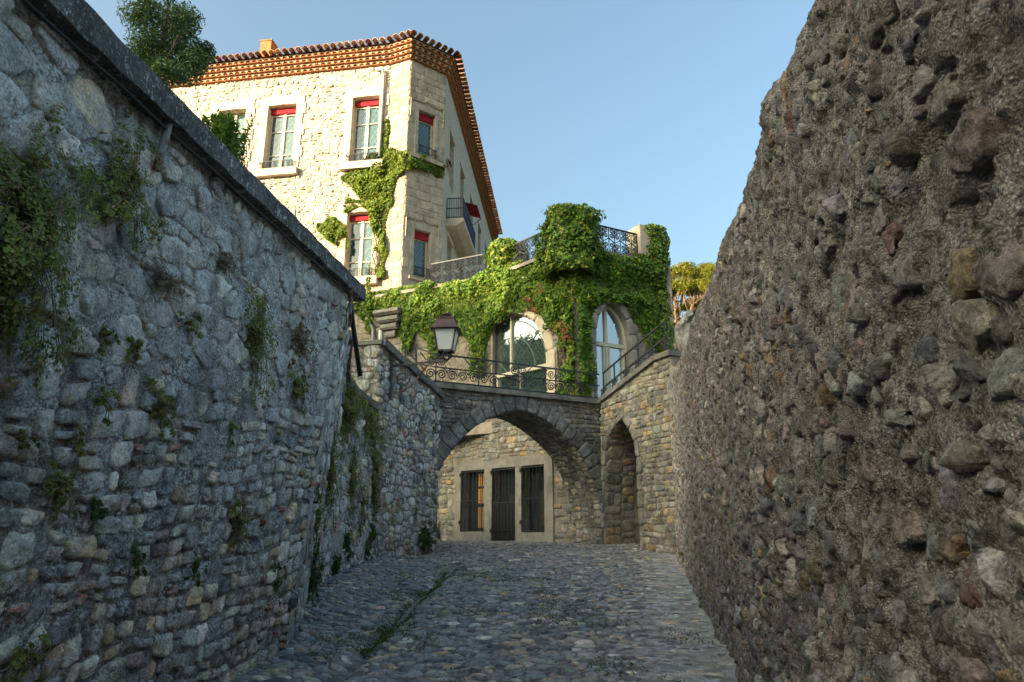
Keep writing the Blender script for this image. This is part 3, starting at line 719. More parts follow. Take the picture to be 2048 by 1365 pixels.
# ================================================================== BRIDGE WITH ARCH
br = Face((-1.82, 17.1), (2.5, 19.5))
bridge = thing('arch_bridge', (0.3, 18.3, gz(18.3)), 'grey stone footbridge with a pointed arch spanning the street', 'bridge')
BTOP = EYE+3.46; GB = float(gz(19.5))-0.1
ip = [(864, 1100), (865, 1020), (878, 945), (906, 897), (937, 865), (977, 838), (1037, 820), (1070, 831), (1115, 861), (1155, 901), (1178, 940), (1197, 990), (1204, 1040), (1205, 1098)]
iv = np.array([br.px(u, v) for u, v in ip]); iv[0, 0] = iv[1, 0]-0.02; iv[0, 1] = GB-0.25; iv[-1, 1] = GB
intr = np.vstack([spline(iv[:7], 40)[:-1], spline(iv[6:], 40)])
class Soffit:
    """underside of an arch: a along the curve, b into the wall, h into the opening"""
    def __init__(s, face, curve):
        s.f = face; s.c = np.asarray(curve); d = np.linalg.norm(np.diff(s.c, axis=0), axis=1); s.cum = np.concatenate([[0], np.cumsum(d)]); s.L = s.cum[-1]
        t = np.gradient(s.c, axis=0); t /= np.linalg.norm(t, axis=1)[:, None]; s.N = np.stack([t[:, 1], -t[:, 0]], 1)
        ctr = s.c.mean(0)
        if np.sum((ctr-s.c)*s.N) < 0: s.N = -s.N
    def at(s, a):
        a = np.atleast_1d(a); return np.stack([np.interp(a, s.cum, s.c[:, 0]), np.interp(a, s.cum, s.c[:, 1])], 1)
    def nrm(s, a):
        a = np.atleast_1d(a); n = np.stack([np.interp(a, s.cum, s.N[:, 0]), np.interp(a, s.cum, s.N[:, 1])], 1); return n/np.linalg.norm(n, axis=1)[:, None]
    def map(s, A):
        A = np.atleast_2d(np.asarray(A, float)); q = s.at(A[:, 0])+s.nrm(A[:, 0])*A[:, 2:3]
        return s.f.map(np.stack([q[:, 0], q[:, 1], -A[:, 1]], 1))
def arch_ring(face, sof, s0, s1, n, thick, H, parent, mat, pal, rng, name='voussoir', gap=0.012, fl=PROF_FLAT, vary=0.0):
    cut = np.linspace(s0, s1, n+1)
    for k in range(n):
        a, b = cut[k]+gap/2, cut[k+1]-gap/2; th = thick*(1+rng.uniform(-vary, vary))
        pa, pb = sof.at(a)[0], sof.at(b)[0]; na, nb = sof.nrm(a)[0], sof.nrm(b)[0]; m = sof.at((a+b)/2)[0]
        poly = [pa-na*0.004, m-sof.nrm((a+b)/2)[0]*0.004, pb-nb*0.004, pb-nb*th, (pa-na*th+pb-nb*th)/2, pa-na*th]
        V, q, t = stone(face, poly, H, rng, n=14, prof=fl, sink=0.05, rough=0.025, tilt=0.1, it=1, w=0.12)
        MB().add(V, q, t, pick(rng, pal)).build(name, mat, parent, smooth=True)
bs = Soffit(br, intr); TH = 0.40
outer = [(-0.6, GB-0.25)] + [tuple(p) for p in intr] + [(br.L+0.25, GB), (br.L+0.25, BTOP-0.13), (-0.6, BTOP-0.13)]
prism_mb = prism(br, outer, -1.5, 0.0); prism_mb.build('core', M['mortar_dark'], bridge)
rng = R(51); lst = []
def ring_dist(p):
    d = np.linalg.norm(intr-p, axis=1); return d.min()
for poly, c, r in coursed(-0.1, br.L+0.02, GB, BTOP-0.15, 0.13, 0.26, rng, gap=0.016, wavy=0.5):
    if any(in_poly(p, outer) is False for p in poly) or ring_dist(c) < TH*0.82: continue
    V, q, t = stone(br, poly, rng.uniform(0.015, 0.05), rng, n=12, prof=PROF_MID, rough=0.1, it=2, w=0.16, facet=3, tilt=.3); lst.append((V, q, t, pick(rng, PAL_BRIDGE)))
for poly, c, r in coursed(0.1, bs.L-0.1, 0.02, 1.48, 0.30, 0.16, rng, gap=0.016, wavy=0.1):
    V, q, t = stone(bs, poly, rng.uniform(0.01, 0.03), rng, n=10, prof=PROF_MID, rough=0.07, it=1, w=0.2); lst.append((V, q, t, pick(rng, PAL_BRIDGE if c[0] < bs.L*0.7 else PAL_WARM)))
emit_stones(lst, bridge, 'stone', M['stone_bridge'], 'stones')
PAL_V = [((.16, .165, .165), 4), ((.13, .13, .125), 2), ((.19, .175, .15), 1)]
arch_ring(br, bs, 0.55, bs.L-0.9, 27, TH, 0.06, bridge, M['stone_bridge'], PAL_V, rng)
for k in range(6):
    t0 = -0.2+(br.L+0.35)*k/6+0.003; t1 = -0.2+(br.L+0.35)*(k+1)/6-0.003
    slab(br, t0, t1, BTOP-0.13, BTOP, -0.35, 0.12).build('coping_slab', M['coping_bridge'], bridge)
slab(br, -0.6, br.L+0.2, BTOP-0.2, BTOP-0.06, -1.7, -0.36).build('deck', M['pav_stone'], bridge)

# ================================================================== STAIR WALL ON THE RIGHT, WITH SMALL ARCH
sw = Face((2.5, 19.5), (3.86, 16.28))
stairw = thing('stair_wall', (3.1, 17.9, gz(17.9)), 'warm stone stair wall with a narrow arched passage, joining the bridge at a corner', 'wall')
ap = [(1208, 1096), (1209, 1000), (1213, 905), (1225, 864), (1244, 838), (1262, 864), (1273, 905), (1278, 1000), (1280, 1100)]
av = np.array([sw.px(u, v) for u, v in ap]); av[:, 0] = np.clip(av[:, 0], 0.10, 5); av[0, 1] = av[-1, 1] = float(gz(18.5))-0.15
acur = np.vstack([spline(av[:5], 24)[:-1], spline(av[4:], 24)]); asf = Soffit(sw, acur)
zc0 = sw.px(1212, 796)[1]; tk, zk = sw.px(1312, 712)
def sw_top(t): return zc0+(zk-zc0)*min(max(t, 0), tk)/tk
swo = [(0.0, GB)] + [tuple(p) for p in acur] + [(sw.L, GB-0.15), (sw.L, sw_top(9)-0.12), (tk, sw_top(9)-0.12), (0, sw_top(0)-0.12)]
prism(sw, swo, -2.4, 0.0).build('core', M['mortar_warm'], stairw)
slab(sw, 0.0, 2.2, GB-0.2, EYE+3.2, -2.65, -2.42).build('passage_back', M['interior'], stairw)
rng = R(61); lst = []
for poly, c, r in coursed(0.02, sw.L-0.02, GB-0.02, sw_top(9)-0.14, 0.155, 0.24, rng, gap=0.018, wavy=0.4):
    if any(not in_poly(p, swo) for p in poly) or np.linalg.norm(acur-c, axis=1).min() < 0.13: continue
    V, q, t = stone(sw, poly, rng.uniform(0.012, 0.045), rng, n=12, prof=PROF_MID, rough=0.1, it=2, w=0.14, facet=3, tilt=.3); lst.append((V, q, t, pick(rng, PAL_WARM)))
for poly, c, r in coursed(0.05, asf.L-0.05, 0.02, 0.95, 0.45, 0.24, rng, gap=0.016, wavy=0.1):
    V, q, t = stone(asf, poly, rng.uniform(0.01, 0.03), rng, n=10, prof=PROF_MID, rough=0.07, it=1, w=0.2); lst.append((V, q, t, pick(rng, PAL_WARM)*0.85))
emit_stones(lst, stairw, 'stone', M['stone_warm'], 'stones')
arch_ring(sw, asf, 0.6, asf.L-0.7, 15, 0.21, 0.05, stairw, M['stone_warm'], PAL_BRIDGE, rng, vary=0.2)
nC = 5
for k in range(nC):
    t0 = tk*k/nC; t1 = tk*(k+1)/nC
    MB().bar(sw.p(t0+0.003, sw_top(t0)-0.06, -0.12), sw.p(t1-0.003, sw_top(t1)-0.06, -0.12), 0.42, 0.13).build('coping_slab', M['coping_bridge'], stairw)
slab(sw, tk+0.01, sw.L+0.05, sw_top(9)-0.13, sw_top(9), -0.34, 0.09).build('coping_slab', M['coping_bridge'], stairw)
# rough stone post above the stair wall end and the pale upright strip below it
mb = MB(); c0 = np.array([4.35, 16.55, 0]); rng = R(65); prof = [(0.32, 5.3), (0.31, 5.9), (0.28, 6.3), (0.2, 6.6), (0.09, 6.72)]
zb_ = at_y(1380, 705, 16.5)[2]; zt_ = at_y(1380, 615, 16.5)[2]
mb.lathe((4.36, 16.5, 0), [(0.27, zb_-1.0), (0.27, zb_-.3), (0.27, zb_), (.26, zb_+(zt_-zb_)*.3), (0.25, zb_+(zt_-zb_)*.55), (0.20, zb_+(zt_-zb_)*.78), (0.10, zb_+(zt_-zb_)*.92), (0.01, zt_-.06)], 16, tint=np.array([.30, .29, .27]))
V = mb.V[0]; V += np.array([.16, .16, .10])*np.stack([noise3(V*3, 1), noise3(V*3, 2), noise3(V*5, 3)], 1)
tag(mb.build('stone_post', M['stone_bridge'], None, smooth=False), 'blunt lichen-spotted stone post standing at the head of the stair', 'post')
slab(sw, sw.L-0.02, sw.L+0.16, GB-0.2, at_y(1350, 735, 16.3)[2], -0.05, 0.05).build('edge_strip', M['pav_stone'], stairw)
MB().tube([sw.p(sw.L+0.02, sw.px(1350, 905)[1], 0.08), sw.p(sw.L+0.02, sw.px(1350, 945)[1], 0.08)], 0.025, 8).build('conduit', M['black'], stairw)

# ================================================================== STAIR PARAPET ON THE LEFT
pw = Face((-2.90, 14.7), (-1.80, 17.12))
par = thing('stair_parapet', (-2.4, 15.9, gz(15.9)), 'grey rubble stair parapet with stepped sloping slabs beside the bridge', 'wall')
tp0 = pw.px(788, 702); tp1 = pw.px(880, 782)
def pw_top(t): return tp0[1]+(tp1[1]-tp0[1])*(t-tp0[0])/(tp1[0]-tp0[0])
GP = float(gz(15))-0.15
prism(pw, [(0, GP), (pw.L, GP), (pw.L, pw_top(pw.L)-0.12), (0, pw_top(0)-0.12)], -0.6, 0).build('core', M['mortar_warm'], par)
pe = Face((-3.9, 14.95), (-2.90, 14.7)); pzt = pe.px(750, 690)[1]
slab(pe, 0, pe.L, 3.6, pzt, -0.6, 0).build('end_block_core', M['mortar_dark'], par)
rng = R(71); lst = []
for poly, c, r in rubble(0.02, pw.L-0.02, GP, pw_top(0)-0.13, lambda a, b, rng: float(np.clip(rng.lognormal(math.log(0.062), 0.35), 0.03, 0.13)), rng, aspect=1.45, gap=0.015):
    if any(p[1] > pw_top(p[0])-0.13 or p[1] < GP for p in poly): continue
    V, q, t = stone(pw, poly, rng.uniform(0.015, 0.05), rng, n=12, rough=0.13, facet=3, tilt=.4); lst.append((V, q, t, pick(rng, PAL_LEFT)*1.25))
for poly, c, r in coursed(0.0, pe.L, 3.6, pzt, 0.3, 0.4, rng):
    V, q, t = stone(pe, poly, rng.uniform(0.015, 0.03), rng, n=12, prof=PROF_FLAT, rough=0.06); lst.append((V, q, t, pick(rng, PAL_WARM)))
emit_stones(lst, par, 'stone', M['stone_lichen'], 'stones')
slab(pe, -0.05, pe.L+0.05, pzt+0.004, pzt+0.09, -0.62, 0.05).build('coping_slab', M['coping_bridge'], par)
sp = np.linspace(0, pw.L, 4)
for k in range(3):
    a, b = sp[k]+0.02, sp[k+1]-0.02
    MB().bar(pw.p(a, pw_top(a)-0.05+0.0, -0.2), pw.p(b+0.12, pw_top(b+0.12)-0.05-0.05, -0.2), 0.62-0.02*k, 0.16).build('coping_slab', M['coping_bridge'], par)

# ================================================================== TERRACE PAVILION
Q2 = np.array([1.98, 20.5]); dl = np.array([-0.682, 0.731])
Lf = Face(Q2+dl*8.0, Q2); Q1 = Q2+dl*3.91; L2 = Face((-6.3, 26.1), Q1); Q3 = np.array([5.0, 22.1]); Rf = Face(Q2, Q3); Sf = Face(Q3, (6.6, 31))
TZ = EYE+8.55; DK = BTOP-0.06; tq = 8-3.91
pav = thing('terrace_pavilion', (1.5, 22.5, GS*19), 'stone pavilion with arched windows under a railed terrace behind the bridge', 'building')
def arc_hole(t0, t1, zb, zs, za, n=18, pointed=False):
    m = (t0+t1)/2; hw = (t1-t0)/2; out = [(t0, zb)]
    if not pointed:
        for k in range(n+1):
            an = math.pi-math.pi*k/n; out.append((m+hw*math.cos(an), zs+(za-zs)*math.sin(an)))
    else:
        for k in range(n+1):
            x = k/n; s = x*2 if x <= 0.5 else (1-x)*2
            y = (1-(1-s)**2.0)**0.5; out.append((t0+(t1-t0)*x, zs+(za-zs)*(0.82*y+0.18*s)))
    out.append((t1, zb)); return out
bw0 = Lf.px(938, 720)[0]; bw1 = Lf.px(1094, 720)[0]; bzs = Lf.px(1093, 716)[1]; bza = Lf.px(1020, 628)[1]
bigw = arc_hole(bw0, bw1, DK+0.08, bzs, bza)
gw0 = Rf.px(1192, 700)[0]; gw1 = Rf.px(1261, 700)[0]; gzs = Rf.px(1193, 672)[1]; gza = Rf.px(1220, 606)[1]
goth = arc_hole(gw0, gw1, DK+0.04, gzs, gza, pointed=True)
FB = GS*19+0.0                                              # floor at the doors
def rect_px(face, u0, u1, v0, v1):
    um = (u0+u1)/2; return face.px(u0, v1)[0], face.px(u1, v1)[0], face.px(um, v1)[1], face.px(um, v0)[1]
d1 = rect_px(Lf, 922, 970, 942, 1066); d2 = rect_px(Lf, 985, 1033, 935, 1080); d3 = rect_px(Lf, 1045, 1092, 930, 1064)
ztop_d = (d1[3]+d2[3]+d3[3])/3; zsill = (d1[2]+d3[2])/2
ops = [(d1[0], d1[1], zsill, ztop_d), (d2[0], d2[1], FB+0.03, ztop_d), (d3[0], d3[1], zsill, ztop_d)]
rect = lambda o: [(o[0], o[2]), (o[0], o[3]), (o[1], o[3]), (o[1], o[2])]
outer = [(0, FB-0.3), (8, FB-0.3), (8, TZ), (tq, TZ), (tq, DK-0.2), (0, DK-0.2)]
wl = holed_face(Lf, outer, [rect(o) for o in ops]+[bigw], M['mortar_warm'], 'wall', pav, depth=0.35)
holed_face(Rf, [(0, FB-0.3), (Rf.L, FB-0.3), (Rf.L, TZ), (0, TZ)], [goth], M['pav_stone'], 'wall', pav, depth=0.35)
prism(L2, [(0, DK-0.4), (L2.L, DK-0.4), (L2.L, TZ), (0, TZ)], -0.4, 0).build('wall', M['house_ashlar'], pav)
slab(Sf, 0, Sf.L, FB, TZ, -0.4, 0).build('wall', M['pav_stone'], pav)
tr_ = [Q2, Q3, np.array([6.6, 31]), np.array([-2.0, 31]), np.array([-3.2, 28.4]), np.array([-6.3, 27.2]), np.array([-6.3, 26.1]), Q1]
tr = tessellate_polygon([[Vector((p[0], p[1], 0)) for p in tr_]])
MB().add([(p[0], p[1], TZ-0.02) for p in tr_], None, [tuple(t) for t in tr]).build('terrace_floor', M['pav_stone'], pav)
MB().add([(p[0], p[1], DK-0.25) for p in tr_], None, [tuple(t) for t in tr]).build('upper_floor', M['interior'], pav)
rng = R(81); lst = []
fr_l, fr_r = Lf.px(912, 1000)[0], Lf.px(1108, 1000)[0]; zl = Lf.px(1010, 919)[1]
def free(poly, c):
    x0 = min(p[0] for p in poly); x1 = max(p[0] for p in poly); y0 = min(p[1] for p in poly); y1 = max(p[1] for p in poly)
    if x1 > fr_l+0.03 and x0 < fr_r-0.03 and y0 < zl-0.02: return False
    if y1 > DK-0.3 and (x0 < tq): return False
    if in_poly(c, bigw) or any(in_poly(p, bigw) for p in poly) or np.linalg.norm(np.array(bigw)-c, axis=1).min() < 0.25: return False
    return True
for poly, c, r in coursed(0.0, 8.0, FB-0.05, TZ-0.05, 0.20, 0.36, rng, gap=0.022, wavy=0.45, jit=0.3):
    if not free(poly, c): continue
    V, q, t = stone(Lf, poly, rng.uniform(0.015, 0.05), rng, n=12, rough=0.1, w=0.14, facet=3, tilt=.3); lst.append((V, q, t, pick(rng, PAL_WARM)*1.1))
for poly, c, r in coursed(0.2, L2.L-0.05, DK, TZ-0.05, 0.32, 0.6, rng, gap=0.012, wavy=0.0, jit=0.05):
    V, q, t = stone(L2, poly, 0.02, rng, n=12, prof=PROF_FLAT, rough=0.01, tilt=0.05, it=1, w=0.06); lst.append((V, q, t, np.array((.30, .26, .20))*rng.uniform(.8, 1.2)))
gp = np.array(goth)
for poly, c, r in coursed(0.05, Rf.L-0.02, DK, TZ-0.05, 0.28, 0.5, rng, gap=0.014, wavy=0.05, jit=0.08):
    if in_poly(c, goth) or any(in_poly(p, goth) for p in poly) or np.linalg.norm(gp-c, axis=1).min() < 0.15: continue
    V, q, t = stone(Rf, poly, 0.025, rng, n=12, prof=PROF_FLAT, rough=0.02, tilt=0.05, it=1, w=0.08); lst.append((V, q, t, np.array((.24, .21, .17))*rng.uniform(.8, 1.2)))
emit_stones(lst, pav, 'stone', M['stone_warm'], 'stones')
# arched window surrounds as single stones
bsf = Soffit(Lf, bigw); gsf = Soffit(Rf, goth)
arch_ring(Lf, bsf, 0.02, bsf.L-0.02, 15, 0.40, 0.06, pav, M['house_trim'], [((1, 1, 1), 1)], rng, name='window_surround_stone', gap=0.006)
arch_ring(Rf, gsf, 0.02, gsf.L-0.02, 15, 0.26, 0.06, pav, M['pav_stone'], [((1, 1, 1), 1)], rng, name='window_surround_stone', gap=0.006)
# doors' stone frame
slab(Lf, fr_l, fr_r, ztop_d, zl, -0.05, 0.06).build('door_lintel', M['pav_stone'], pav)
for a, b in ((fr_l, d1[0]), (d1[1], d2[0]), (d2[1], d3[0]), (d3[1], fr_r)):
    slab(Lf, a, b, FB-0.1, ztop_d-0.003, -0.05, 0.055).build('door_jamb', M['pav_stone'], pav)
for o in (ops[0], ops[2]): slab(Lf, o[0]+0.003, o[1]-0.003, FB-0.1, zsill, -0.05, 0.05).build('window_sill', M['pav_stone'], pav)
def grille(o, nb, rails, nm, amber):
    t0, t1, z0, z1 = o; g = MB()
    fr = slab(Lf, t0+.01, t1-.01, z0+.01, z1-.01, -0.34, -0.32).build(nm, M['glass_dark'], pav)
    for k in range(nb+1):
        t = t0+0.02+(t1-t0-0.04)*k/nb; e = MB(); e.bar(Lf.p(t, z0+0.01, 0.035), Lf.p(t, z1-0.01, 0.035), 0.024, 0.024); e.build('bar', M['iron'], fr)
    for z in rails: MB().bar(Lf.p(t0+0.005, z, 0.05), Lf.p(t1-0.005, z, 0.05), 0.05, 0.02).build('rail', M['iron'], fr)
    for z in (z0+0.25, z1-0.2): slab(Lf, t0-0.05, t0+0.0, z, z+0.12, 0.05, 0.09).build('hinge', M['iron'], fr)
    if amber:
        w = t1-t0
        for x0, x1 in ((.42, .55), (.60, .74), (.86, .98)):
            for y0, y1 in ((0.06, 0.40), (0.46, 0.70), (0.74, 0.95)):
                slab(Lf, t0+w*x0, t0+w*x1, z0+(z1-z0)*y0, z0+(z1-z0)*y1, -0.318, -0.31).build('lit_pane', M['amber_dim'] if y0 > .3 else M['wood'], fr)
    else:
        w = t1-t0; slab(Lf, t0+w*.45, t1-w*.08, z0+(z1-z0)*.1, z0+(z1-z0)*.62, -0.318, -0.305).build('inner_panel', M['interior'], fr)
zm = lambda o, f: o[2]+(o[3]-o[2])*f
grille(ops[0], 6, [zm(ops[0], .03), zm(ops[0], .5), zm(ops[0], .97)], 'barred_window', True)
grille(ops[1], 7, [zm(ops[1], .03), zm(ops[1], .14), zm(ops[1], .52), zm(ops[1], .97)], 'barred_door', False)
slab(Lf, ops[1][0]+.02, ops[1][1]-.02, ops[1][2]+.02, zm(ops[1], .5), 0.0, 0.02).build('door_plate', M['black'], pav)
grille(ops[2], 6, [zm(ops[2], .03), zm(ops[2], .5), zm(ops[2], .97)], 'barred_window', False)
# big arched window: glass, mullion, transom, inner tracery, leaded lattice
H1 = -0.22
bg_ = prism(Lf, bigw, H1-0.02, H1).build('arched_window', M['glass_green'], pav)
mt = Lf.px(1015, 700)[0]; zt = Lf.px(1050, 738)[1]; cw = (bw0+bw1)/2; hw = (bw1-bw0)/2
def arch_path(face, curve, off, h):
    c = np.array(curve); m = np.array([c[:, 0].mean(), c[0, 1]]); return np.array([face.p(*(p+(m-p)*off/np.linalg.norm(m-p)), h) for p in c])
slab(Lf, mt-0.035, mt+0.035, zt, bza-0.02, H1+0.002, H1+0.07).build('mullion', M['cream'], bg_)
slab(Lf, bw0, bw1, zt-0.06, zt+0.06, H1+0.004, H1+0.09).build('transom', M['cream'], bg_)
for t in (bw1-0.05, cw+hw*0.25, bw0+0.05, cw-hw*.3): slab(Lf, t-0.035, t+0.035, DK+0.08, zt-0.062, H1+0.002, H1+0.07).build('mullion', M['cream'], bg_)
MB().tube(arch_path(Lf, bigw, 0.03, H1+0.03), 0.03, 6).build('window_frame', M['cream'], bg_)
grn = mk('tracery', (0.10, 0.17, 0.13), tint=False, rough=0.5, var=0.1, bump=0)
for f in (0.62, 0.90):
    pth = [Lf.p(cw+hw*f*math.cos(a), zt+(bza-zt)*f*math.sin(a), H1+0.012) for a in np.linspace(0.02, math.pi-0.02, 24)]
    MB().tube(pth, 0.016, 5).build('tracery', grn, bg_)
for s in (-1, 1):
    MB().tube([Lf.p(cw+s*hw*0.05, zt+0.05, H1+0.014), Lf.p(cw+s*hw*0.72, zt+(bza-zt)*0.62, H1+0.014)], 0.015, 5).build('tracery', grn, bg_)
g = MB()
lead_d = mk('lead_dark', (0.16, 0.19, 0.18), tint=False, rough=0.5, var=0.1, bump=0)
for s in (-1, 1):
    for k in np.arange(-6, 6, 0.24):
        pts = [(t, zt+0.08+s*(t-cw)*1.25+k) for t in np.linspace(bw0, bw1, 60)]; seg = [p for p in pts if in_poly((p[0], p[1]), bigw) and p[1] > zt+0.07]
        if len(seg) > 2: g.tube([Lf.p(*seg[0], H1+0.006), Lf.p(*seg[-1], H1+0.006)], 0.002, 3, caps=False)
g.build('leaded_lattice', lead_d, bg_)
for x in (0.15, 0.36, 0.55, -.35):
    p = Lf.p(cw+hw*x, DK+0.35, H1+0.05); MB().lathe(p, [(0.0, -.09), (.05, -.06), (.055, .03), (.02, .08), (0.0, .09)], 8).build('lamp_glow', M['amber'], bg_)
# gothic window
H2 = -0.28
gg = prism(Rf, goth, H2-0.02, H2).build('pointed_window', M['glass_sky'], pav)
gm = (gw0+gw1)/2-0.1; gt = Rf.px(1222, 686)[1]
MB().tube(arch_path(Rf, goth, 0.06, H2+0.03), 0.055, 6).build('window_frame', M['cream'], gg)
slab(Rf, gm-0.05, gm+0.05, DK, gza-0.06, H2+0.002, H2+0.06).build('mullion', M['cream'], gg)
slab(Rf, gw0+.05, gw1-.05, gt-0.07, gt+0.05, H2+0.004, H2+0.08).build('transom', M['cream'], gg)
for a in (gw0+0.13, gm-0.1, gm+0.1, gw1-0.13): slab(Rf, a-0.03, a+0.03, DK, gt-0.072, H2+0.003, H2+0.05).build('sash_stile', M['cream'], gg)
# moulded corbel, rainwater pipe and lamp on the side wing
rng = R(85)
for k, (w, o) in enumerate(((1.15, .42), (0.95, .34), (0.75, .26), (0.5, .16))):
    c = L2.px(783, 628+k*14); z = c[1]
    poly = [(0, -0.09), (o*.75, -0.09), (o, -0.03), (o, 0.05), (o*.8, 0.09), (0, 0.09)]
    f = Face(L2.p(c[0]-w/2, 0, 0)[:2], L2.p(c[0]-w/2, 0, 1)[:2])
    n = len(poly); V = [L2.p(c[0]+s*w/2, z+p[1]*1.25, p[0]) for s in (-1, 1) for p in poly]
    MB().add(V, [(i, (i+1) % n, n+(i+1) % n, n+i) for i in range(n)], [(0, i, i+1) for i in range(1, n-1)]+[(n, n+i+1, n+i) for i in range(1, n-1)]).build('corbel', M['pav_stone'], pav)
a = L2.px(738, 640); b = L2.px(750, 660); c = L2.px(750, 695)
MB().tube([L2.p(a[0], a[1]+.1, .1), L2.p(a[0], a[1], .12), L2.p(b[0], b[1], .12), L2.p(c[0], c[1]-1.0, .12)], 0.06, 8).build('rainwater_pipe', M['zinc'], pav, smooth=True)
c = L2.px(766, 672); MB().lathe(L2.p(c[0], c[1], .15), [(0, -.2), (.07, -.2), (.08, .15), (0, .2)], 8).build('wall_light', M['glass_milk'], pav)
# parapet piers of the terrace
for nm, fc, tt, w, top in (('pier', Lf, tq+0.35, 0.7, EYE+9.75), ('pier', Rf, 0.0, 1.0, EYE+9.9), ('pier', Rf, Rf.L-0.35, 0.75, EYE+9.95)):
    slab(fc, tt-w/2, tt+w/2, TZ-0.3, top, -0.72, 0.02).build('terrace_pier', M['house_trim'], pav)
for fc, a, b in ((L2, 0, L2.L), (Lf, tq, 8), (Rf, 0, Rf.L)):
    slab(fc, a, b, TZ+0.004, TZ+0.12, -0.4, 0.10).build('cornice', M['pav_stone'], pav)
# ================================================================== HOUSE
S = 1.08
def sc(x, y): return np.array([x*S, y*S])
C0 = sc(-4.26, 25.0); J = sc(-5.14, 25.37); E = sc(-2.86, 26.07)
dA = np.array([-0.988, 0.157]); A0 = J+dA*17; dR = np.array([0.082, 0.997]); Rend = E+dR*20.5
FA = Face(A0, J); F1 = Face(J, C0); F2 = Face(C0, E); FR = Face(E, Rend)
FR.n = np.array([0.997, -0.082]); FR.n3 = np.array([*FR.n, 0])
HB = TZ-3.0; HT = EYE+F2.px(826, 121)[1]-EYE
house = thing('stone_house', (-7, 30, HB), 'tall sunlit stone house with corner turret, red blinds and scalloped clay eaves', 'house')
# windows of the main face, measured on the photograph
def win_px(face, u0, u1, v0, v1):
    um = (u0+u1)/2; vm = (v0+v1)/2
    return [face.px(u0, vm)[0], face.px(u1, vm)[0], face.px(um, v1)[1], face.px(um, v0)[1]]
W1 = win_px(FA, 532, 588, 212, 340); W2 = win_px(FA, 703, 756, 196, 325); W3 = win_px(FA, 692, 744, 426, 556); W00 = win_px(FA, 418, 484, 232, 366)
W2[2], W2[3] = W1[2], W1[3]; W00[2:] = W1[2:]; w = W1[1]-W1[0]
W00[0] = W00[1]-w
W4 = win_px(F2, 836, 869, 226, 312); W5 = win_px(F2, 827, 859, 462, 554)
W01 = [W1[0], W1[1], W3[2], W3[3]]
holesA = [W00, W1, W2, W3, W01]
holed_face(FA, [(0, HB), (FA.L, HB), (FA.L, HT), (0, HT)], [rect(o) for o in holesA], M['house_mortar'], 'wall', house, depth=0.4)
slab(F1, 0, F1.L, HB, HT, -0.3, 0).build('wall', M['house_ashlar'], house)
holed_face(F2, [(0, HB), (F2.L, HB), (F2.L, HT), (0, HT)], [rect(W4), rect(W5)], M['house_ashlar'], 'wall', house, depth=0.35)
rwin = []
for t in (1.3, 4.6, 8.2, 11.8, 15.4, 18.6):
    for z0, hgt in ((W1[2], 2.7), (W3[2], 2.7)): rwin.append([t, t+1.2, z0, z0+hgt])
pale = mk('house_pale', (0.52, 0.45, 0.34), tint=False, var=0.12, vscale=3, fine=30, bump=0.3, bdist=0.01)
holed_face(FR, [(0, HB), (FR.L, HB), (FR.L, HT), (0, HT)], [rect(o) for o in rwin], pale, 'wall', house, depth=0.3)
back = A0+np.array([0.157, 0.988])*19
MB().add([(*A0, HB), (*back, HB), (*back, HT), (*A0, HT), (*Rend, HB), (*Rend, HT)], [(0, 1, 2, 3), (1, 4, 5, 2)]).build('wall', M['house_mortar'], house)
# rubble face stones, window dressings
rng = R(91); lst = []
def dress(o): return [o[0]-0.34, o[1]+0.34, o[2]-0.34, o[3]+0.46]
dz = [dress(o) for o in holesA]
for poly, c, r in coursed(3.0, FA.L-0.02, TZ-0.6, HT, 0.17, 0.27, rng, gap=0.026, wavy=0.6, jit=0.6):
    x0 = min(p[0] for p in poly); x1 = max(p[0] for p in poly); y0 = min(p[1] for p in poly); y1 = max(p[1] for p in poly)
    if any(x1 > d[0]+0.02 and x0 < d[1]-0.02 and y1 > d[2]+0.02 and y0 < d[3]-0.02 for d in dz): continue
    V, q, t = stone(FA, poly, rng.uniform(0.008, 0.052), rng, n=11, prof=PROF_MID, rough=0.15, tilt=0.7, w=0.16, it=2, facet=4); lst.append((V, q, t, pick(rng, PAL_HOUSE)))
emit_stones(lst, house, 'stone', M['house_stone'], 'stones')
lst = []
for f, hol in ((F1, []), (F2, [W4, W5])):
    for poly, c, r in coursed(0.0, f.L, TZ-0.4, HT, 0.34, 0.62, rng, gap=0.012, wavy=0.0, jit=0.03):
        x0 = min(p[0] for p in poly); x1 = max(p[0] for p in poly); y0 = min(p[1] for p in poly); y1 = max(p[1] for p in poly)
        if any(x1 > d[0]-0.18 and x0 < d[1]+0.18 and y1 > d[2]-0.12 and y0 < d[3]+0.3 for d in hol): continue
        V, q, t = stone(f, poly, 0.02, rng, n=12, prof=PROF_FLAT, sink=0.02, rough=0.008, tilt=0.05, it=1, w=0.05); lst.append((V, q, t, np.ones(3)*rng.uniform(.82, 1.18)*np.array([1, .99, .97])))
emit_stones(lst, house, 'ashlar_block', M['house_ashlar'], 'ashlar_blocks')
